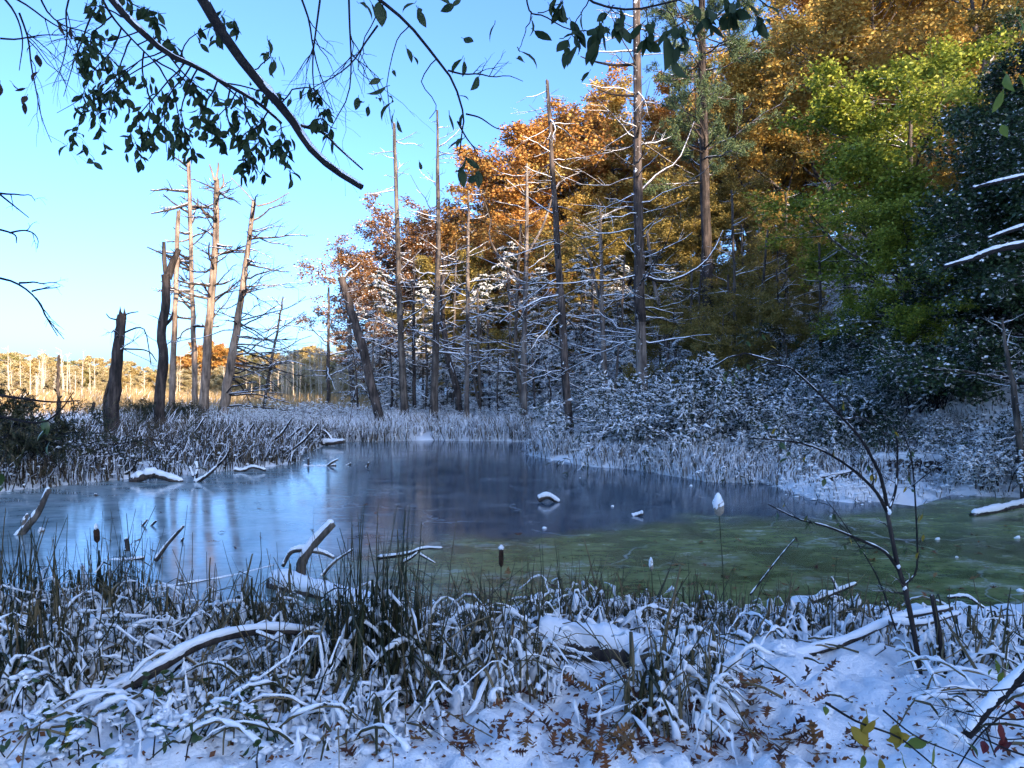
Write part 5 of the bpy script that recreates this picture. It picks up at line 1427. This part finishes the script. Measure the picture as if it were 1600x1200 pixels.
D = 3.0
bough('overhanging_bough', 'heavy dark limb with snow along its top slanting down from the upper left', [([(300, -30), (330, 22), (345, 48), (388, 108), (430, 156), (462, 195), (480, 226), (512, 258), (545, 280), (566, 293)], D, 17, 9),
       ([(470, 196), (505, 208), (530, 232), (567, 265)], D, 5, 2.5)], snow=True,
      twigs=[([(440, 160), (470, 140), (500, 150), (520, 175)], D, 3, 1.2, 12), ([(475, 200), (500, 190), (525, 205)], D, 3, 1.2, 12), ([(395, 110), (420, 90), (420, 60)], D, 2.5, 1, 5)], leaf=('bough_leaf', 0.055), mult=1.5)
bough('leafy_bough', 'leafy bough hanging over the upper left, many small dark leaves', [([(160, -20), (190, 18), (222, 50), (262, 84), (310, 106), (350, 130), (400, 158), (440, 192)], 3.2, 12, 3)], snow=True, leaf=('bough_leaf', 0.05), mult=2.15,
      twigs=[([(255, 80), (210, 100), (150, 140), (88, 176)], 3.2, 3, 1, 13), ([(215, 98), (160, 140), (125, 175), (110, 212)], 3.15, 2.5, 1, 12), ([(262, 85), (200, 120), (165, 165), (142, 215)], 3.25, 3, 1, 14),
             ([(290, 96), (250, 140), (212, 190), (204, 240)], 3.2, 3, 1, 18), ([(300, 100), (262, 150), (256, 190), (258, 236)], 3.1, 3, 1, 14), ([(220, 48), (180, 60), (130, 60), (120, 100)], 3.3, 3, 1, 12),
             ([(240, 64), (250, 30), (235, 8)], 3.2, 3, 1, 9), ([(280, 94), (300, 60), (330, 40), (350, 20)], 3.2, 3, 1, 14), ([(262, 84), (290, 120), (330, 150), (380, 175)], 3.2, 3, 1, 18), ([(200, 28), (160, 14), (140, 5)], 3.2, 3, 1, 8), ([(190, 110), (175, 90), (150, 80)], 3.2, 2, 1, 6)])
bough('leafy_spray', 'dense hanging leaf sprays under the heavy dark limb', [([(318, 110), (350, 131), (400, 160), (440, 193)], 3.1, 4, 2.5)], leaf=('bough_leaf', 0.049), mult=2.05,
      twigs=[([(310, 105), (285, 160), (290, 210), (300, 246)], 3.2, 3, 1, 15), ([(340, 125), (322, 170), (330, 200), (345, 220)], 3.3, 3, 1, 14), ([(360, 136), (350, 180), (375, 230), (402, 266)], 3.2, 3, 1, 20), ([(380, 148), (390, 190), (425, 230), (466, 268)], 3.2, 3, 1, 20),
             ([(400, 158), (430, 185), (445, 215), (450, 240)], 3.1, 3, 1, 14), ([(330, 118), (370, 150), (400, 190), (405, 225)], 3.15, 3, 1, 16), ([(350, 130), (400, 140), (440, 150)], 3.2, 3, 1, 12), ([(370, 142), (360, 170), (340, 190), (318, 205)], 3.15, 3, 1, 16), ([(420, 172), (400, 195), (380, 205), (372, 225)], 3.1, 3, 1, 14)])
bough('leafy_spray', 'loose leaf sprays reaching toward the upper left corner', [([(150, -20), (175, 25), (205, 60), (240, 95)], 3.3, 4, 2)], leaf=('bough_leaf', 0.048), mult=2.3,
      twigs=[([(175, 25), (150, 50), (140, 80), (128, 120)], 3.3, 3, 1, 11), ([(190, 42), (175, 80), (150, 110), (130, 165)], 3.3, 3, 1, 13), ([(205, 60), (190, 100), (182, 150), (170, 200)], 3.35, 3, 1, 15), ([(225, 80), (225, 120), (235, 160), (228, 210)], 3.3, 3, 1, 14),
             ([(240, 95), (262, 130), (275, 180), (280, 225)], 3.3, 3, 1, 14), ([(240, 92), (285, 115), (315, 150), (322, 190)], 3.25, 3, 1, 13), ([(160, 0), (190, -2), (225, 15), (262, 20)], 3.3, 3, 1, 12), ([(215, 70), (250, 60), (285, 70)], 3.3, 3, 1, 11)])
bough('bare_twigs', 'fine bare twigs tangled in the upper left corner', [([(-20, -30), (20, 15), (35, 60), (30, 110)], 3.5, 4, 1.2)], leaf=('bronze_leaf', 0.05),
      rand=[((10, -10), -50, 190, 7, 3.5), ((60, -10), -80, 170, 7, 3.4), ((110, -10), -100, 150, 6, 3.5), ((30, 20), -30, 210, 7, 3.6), ((150, 10), -120, 150, 6, 3.5), ((0, 60), -15, 120, 5, 3.4)],
      spots=[(40, 138, 3.5, 0.05), (42, 150, 3.5, 0.05), (60, 112, 3.5, 0.06), (38, 160, 3.5, 0.05), (0, 130, 3.4, 0.06), (58, 85, 3.5, 0.06), (52, 70, 3.5, 0.05), (92, 35, 3.4, 0.06), (110, 42, 3.4, 0.06), (80, 15, 3.4, 0.05), (18, 128, 3.5, 0.05), (47, 45, 3.5, 0.05)])
bough('drooping_twig', 'slender twig drooping in the upper middle with a few hanging leaves', [([(560, -25), (600, 5), (640, 40), (682, 92), (708, 128), (724, 178), (722, 205), (718, 240)], 2.9, 6, 1.6), ([(728, 178), (750, 184), (775, 200), (795, 203)], 2.9, 3, 1.2)],
      leaf=('bough_leaf', 0.06), twigs=[([(600, 5), (570, 60), (560, 110), (585, 130)], 2.9, 2, 1, 0), ([(682, 92), (660, 120), (685, 155), (670, 175)], 2.9, 2, 1, 0), ([(640, 40), (615, 60), (600, 120), (612, 190)], 2.9, 2, 1, 0)],
      rand=[((545, -5), -70, 260, 7, 2.9), ((500, 0), -95, 210, 6, 2.9), ((470, -5), -60, 190, 6, 2.95), ((590, 40), -110, 170, 6, 2.95), ((700, 110), -10, 120, 5, 2.9), ((715, 190), -60, 80, 3, 2.9)],
      spots=[(560, 152, 2.9, .05), (568, 160, 2.9, .05), (576, 166, 2.9, .05), (588, 154, 2.9, .06), (595, 124, 2.9, .05), (603, 135, 2.9, .07), (607, 150, 2.9, .06), (612, 160, 2.9, .07), (616, 175, 2.9, .06), (621, 188, 2.9, .06), (614, 110, 2.9, .05),
             (724, 60, 2.9, .07), (722, 92, 2.9, .07), (773, 38, 2.9, .06), (654, 12, 2.9, .05), (648, 5, 2.9, .05), (703, 5, 2.9, .05), (710, 8, 2.9, .05), (720, 0, 2.9, .05), (724, 176, 2.9, .06), (716, 150, 2.9, .06), (702, 178, 2.9, .06),
             (725, 216, 2.9, .06), (718, 218, 2.9, .06), (728, 242, 2.9, .07), (727, 246, 2.9, .06), (747, 266, 2.9, .07), (745, 277, 2.9, .06), (655, 252, 2.9, .04), (720, 262, 2.9, .08), (725, 95, 2.9, .07), (748, 120, 2.9, .08),
             (560, 5, 2.9, .07), (570, 6, 2.9, .07), (580, 4, 2.9, .06), (592, 2, 2.9, .09), (653, 14, 2.9, .06), (635, 75, 2.9, .06), (646, 88, 2.9, .04), (813, 265, 2.9, .06)])
bough('leafy_twig', 'twig with large dark drooping leaves at the top right of middle', [([(820, -20), (828, 18), (850, 25), (890, 46), (940, 48)], 2.6, 3, 1.5), ([(900, -20), (930, 5), (985, 15), (1040, 5), (1100, -10), (1160, -15), (1200, 10)], 2.5, 4, 2)],
      leaf=('bough_leaf', 0.062), mult=1.4, twigs=[([(920, 0), (900, 30), (905, 60)], 2.5, 2, 1, 8), ([(950, 8), (965, 25), (960, 50)], 2.5, 2, 1, 9), ([(960, 8), (945, 25), (925, 60)], 2.5, 2, 1, 9), ([(1010, 10), (1015, 40), (1012, 60)], 2.5, 2, 1, 8), ([(1040, 5), (1060, 40), (1065, 60)], 2.4, 2, 1, 7),
             ([(1100, -5), (1105, 20), (1120, 40)], 2.4, 2, 1, 8), ([(1150, -10), (1165, 10), (1190, 15)], 2.4, 2, 1, 9), ([(1120, -8), (1140, 5), (1160, 20)], 2.4, 2, 1, 8), ([(830, 18), (825, 50), (812, 85)], 2.6, 2, 1, 0), ([(840, 20), (870, 10), (870, -5)], 2.6, 2, 1, 5)],
      spots=[(1040, 55, 2.4, .10), (1055, 52, 2.4, .09), (1048, 85, 2.4, .09), (880, 60, 2.6, .08), (888, 62, 2.6, .07), (835, 48, 2.6, .06), (812, 80, 2.6, .08), (808, 92, 2.6, .06), (870, 30, 2.6, .06), (830, 30, 2.6, .05), (921, 112, 2.5, .05), (927, 55, 2.5, .08), (938, 62, 2.5, .08), (880, 75, 2.6, .06)])
for lab, pts, subs in (('thin twig poking in at the left edge, uppermost', [(-30, 280), (10, 312), (45, 340)], [((0, 302), -12, 60, 2, 4)]), ('forked thin twig at the left edge below the uppermost', [(-30, 352), (20, 365), (26, 380)], [((15, 364), 15, 65, 2, 4)]),
                       ('branching bare twig at the left edge above the tree line', [(-30, 430), (20, 440), (55, 465), (75, 500), (90, 525)], [((30, 442), -20, 60, 3, 4), ((55, 465), -60, 80, 3, 4), ((50, 455), 5, 45, 2, 4)])):
    bough('twig', lab, [(pts, 4.0, 4, 1.2)], rand=subs)
bough('dark_branch', 'dark low branch reaching in from the left edge over the reeds', [([(-40, 612), (30, 622), (80, 628), (125, 626)], 5.0, 5, 1.5), ([(-40, 640), (20, 655), (66, 660), (95, 640), (115, 612)], 5.0, 4, 1.5)], leaf=('green_leaf', 0.07),
      spots=[(68, 655, 5, 0.09), (72, 668, 5, 0.1), (78, 690, 5, 0.09), (5, 760, 4.5, 0.08), (2, 740, 4.5, .07)])
bough('yellow_leaf_twig', 'hanging yellow leaves at the upper right edge', [([(1640, 90), (1605, 100), (1580, 110)], 3.0, 3, 1)], leaf=('lime_leaf', 0.08), spots=[(1572, 116, 3, .10), (1590, 116, 3, .08), (1568, 140, 3, .08), (1565, 195, 3, .07), (1592, 30, 3, .07)])

# near sapling on the bank at the right, bowed by snow
def sapling():
    d = 4.7
    root = thing('sapling', 'leaning sapling at right, snow in its forks, bowed branches arching left', 'sapling', at(1440, 1075, d))
    main = [([(1440, 1078), (1432, 1010), (1415, 925), (1402, 880), (1392, 830), (1386, 800)], 9, 6), ([(1386, 800), (1370, 770), (1340, 740), (1300, 712), (1250, 692), (1168, 684)], 6, 2),
            ([(1388, 805), (1378, 750), (1362, 715), (1345, 685), (1318, 655), (1290, 625), (1240, 578), (1200, 562), (1155, 552), (1112, 575)], 6, 2), ([(1388, 802), (1400, 760), (1402, 700), (1396, 660)], 5, 2),
            ([(1404, 890), (1382, 862), (1340, 842), (1290, 822), (1250, 812), (1200, 788)], 6, 2), ([(1412, 915), (1432, 890), (1432, 820), (1425, 720), (1412, 680)], 4, 1.5), ([(1320, 655), (1350, 655), (1400, 690)], 3, 1.5),
            ([(1236, 575), (1200, 570), (1170, 580)], 3, 1.2), ([(1425, 760), (1450, 740), (1480, 720)], 2, 1), ([(1400, 985), (1370, 900), (1320, 820), (1290, 780)], 3, 1)]
    for i, (pts, w0, w1) in enumerate(main):
        P = pl(pts, (d, d + (0 if i == 0 else rng.uniform(-0.5, 0.5))), 16); R = np.linspace(w0, w1, 16) * d / F * 0.5
        mb = MB(); mb.tubes(P, R, 7, 0.06, cap=True)
        R = R * 0.85
        S, sr = grow(P[None], 11 if i else 4, 0.2, 0.98, 50, 0.2, 6, -0.1, 0.06, 0.3, R=R[None], rr=0.5); mb.tubes(S, np.maximum(sr, 0.001), 4)
        S2, sr2 = grow(S, 3, 0.3, 0.95, 45, 0.5, 4, -0.1, 0.06, 0.3, R=sr, rr=0.7); mb.tubes(S2, np.maximum(sr2, 0.0008), 3)
        b = part('stem' if i == 0 else 'branch', mb, M['bark_dark' if i == 0 else 'twig'], root)
        if i:
            part('snow', snow_cap(P, R, 0.65, 0.7, 0.8), M['snow'], b)
        if i in (1, 2, 4, 5):
            q, _ = sample_on(S, 2, 0.4, 1.0)
            for k in q:
                leaf_obj(root, k, 'green_leaf' if rng.random() < 0.8 else 'yellow_leaf', 0.045)
    fk = MB(); c = np.array([at(1388, 800, d), at(1385, 795, d), at(1402, 884, d), at(1413, 918, d)])
    fk.blobs(c, 0.018, 0.018, 0.3); part('snow', fk, M['snow'], root)
sapling()
bough('snowy_weed', 'snow-tipped weed stem leaning over the green ice right of middle', [([(1172, 930), (1195, 900), (1220, 868), (1242, 842)], 5.4, 3, 2)], snow=True, leaf=('bronze_leaf', 0.03), spots=[(1242, 838, 5.4, .04), (1236, 850, 5.4, .04), (1248, 848, 5.4, .04), (1190, 850, 5.4, .035), (1186, 862, 5.4, .035)])
bough('young_tree', 'thin brown stem standing right of the leaning sapling', [([(1478, 1078), (1470, 1010), (1462, 960), (1456, 930)], 4.7, 11, 7)], bark='bark_dark')
bough('yellow_twig', 'bare twig with drooping yellow leaves at the bottom right', [([(1290, 1098), (1340, 1128), (1400, 1150), (1440, 1180), (1480, 1215)], 2.6, 4, 2), ([(1380, 1110), (1430, 1150), (1500, 1180), (1540, 1200)], 2.6, 3, 1.5)], leaf=('yellow_leaf', 0.08),
      spots=[(1355, 1118, 2.6, .09), (1368, 1125, 2.6, .085, 'yellow_leaf'), (1330, 1135, 2.6, .07), (1402, 1132, 2.6, .08), (1422, 1150, 2.6, .075), (1448, 1160, 2.6, .075, 'lime_leaf'), (1460, 1168, 2.6, .06, 'lime_leaf'), (1350, 1180, 2.5, .06, 'lime_leaf'), (1290, 1104, 2.6, .05, 'lime_leaf'), (1410, 1180, 2.5, .06, 'lime_leaf'), (1375, 1185, 2.5, .05)])
bough('red_twig', 'tangle of thin twigs with dark red leaves at the right bottom edge', [([(1640, 1085), (1580, 1110), (1530, 1150), (1490, 1210)], 2.8, 4, 2), ([(1640, 1150), (1570, 1155), (1520, 1140)], 2.8, 3, 1)], leaf=('red_leaf', 0.06),
      rand=[((1620, 1060), 200, 160, 6, 2.8), ((1620, 1120), 190, 170, 6, 2.8), ((1600, 1180), 160, 130, 6, 2.7)],
      spots=[(1562, 1130, 2.8, .065), (1570, 1150, 2.8, .06), (1520, 1165, 2.8, .06), (1538, 1158, 2.8, .07), (1585, 1095, 2.8, .06), (1595, 1110, 2.8, .05), (1570, 1162, 2.8, .07), (1510, 1160, 2.8, .06, 'green_leaf'), (1582, 1160, 2.8, .05)])
bough('lime_leaf_twig', 'small spray of light green leaves at the right edge above the red ones', [([(1640, 1040), (1590, 1055), (1545, 1030)], 3.4, 3, 1.2)], leaf=('lime_leaf', 0.05), snow=True,
      spots=[(1555, 1030, 3.4, .05), (1562, 1040, 3.4, .05), (1575, 1035, 3.4, .05), (1550, 1045, 3.4, .05), (1568, 1050, 3.4, .05), (1585, 1040, 3.4, .05), (1560, 1062, 3.4, .05)])
def leafy_ground_shrub():
    root = thing('leafy_shrub', 'low green-leaved shrub half buried in snow at the bottom left corner', 'shrub', on_ground(120, 1180))
    tb = MB(); sb = MB()
    for k in range(46):
        px = rng.uniform(5, 330) if k < 34 else rng.uniform(330, 440); py = rng.uniform(1105, 1205)
        g = on_ground(px, py); h = rng.uniform(0.03, 0.16)
        top = g + np.array([rng.normal(0, 0.04), rng.normal(0, 0.04), h]); tb.tubes(np.stack([g - UP * 0.05, (g + top) / 2 + rng.normal(size=3) * 0.01, top]), np.array([0.004, 0.003, 0.002]), 4)
        for j in range(4):
            leaf_obj(root, top + rng.normal(size=3) * 0.025, 'green_leaf', 0.055, 0.9)
        if rng.random() < 0.5:
            n = 2; sz = rng.uniform(0.012, 0.04, n); sb.crumbs(top[None] + rng.normal(size=(n, 3)) * 0.02 + UP * 0.01, sz)
    part('stems', tb, M['twig'], root); part('snow', sb, M['snow'], root)
    for px, py, s in ((108, 1130, .11), (118, 1150, .10)):
        leaf_obj(root, at(px, py, 3.3), 'yellow_leaf', s, 0.4)
leafy_ground_shrub()

# ------------------------------------------------------------------ labels that tell repeats apart by their order
def in_order(group, phrase, only=None):
    obs = [o for o in COL.objects if o.get('group') == group and (only is None or o.get('label') == only)]
    obs.sort(key=lambda o: o.location.x / max(o.location.y, 0.1))
    for i, o in enumerate(obs):
        if i < len(ORD):
            o['label'] = ORD[i] + ' from the left of the ' + phrase
in_order('skyline trees of the slope', "autumn crowns filling the wooded slope's skyline")
in_order('second row of slope trees', "autumn trees just below the wooded slope's skyline")
in_order('trees inside the wood', 'half shaded olive and gold trees inside the wood')
in_order('understorey trees of the slope', 'shaded understorey trees low on the wooded slope')
in_order('young shrubs on the slope', 'snow-dusted young shrubs scattered over the wooded slope')
in_order('snowy shrubs on the right bank', 'low snow-covered twiggy bushes on the right bank', 'low snow-covered twiggy bush on the right bank')
in_order('thin dead poles behind the shore', 'thin dark dead poles behind the far shore')
in_order('thin trunks on the slope', 'thin grey leafless trunks on the wooded slope')
in_order('frosted bushes on the far shore', 'frosted twiggy bushes among the far shore reeds')
in_order('branches leaning from the left bank', 'snow-lined branches leaning out of the left bank reeds')
in_order('snow lumps on the ice', 'small lumps of snow sitting on the ice')
in_order('single reeds standing against the ice', 'single upright dark reed stalks seen against the ice')
in_order('green pines in the far tree line', 'small green pines in the far sunlit tree line')
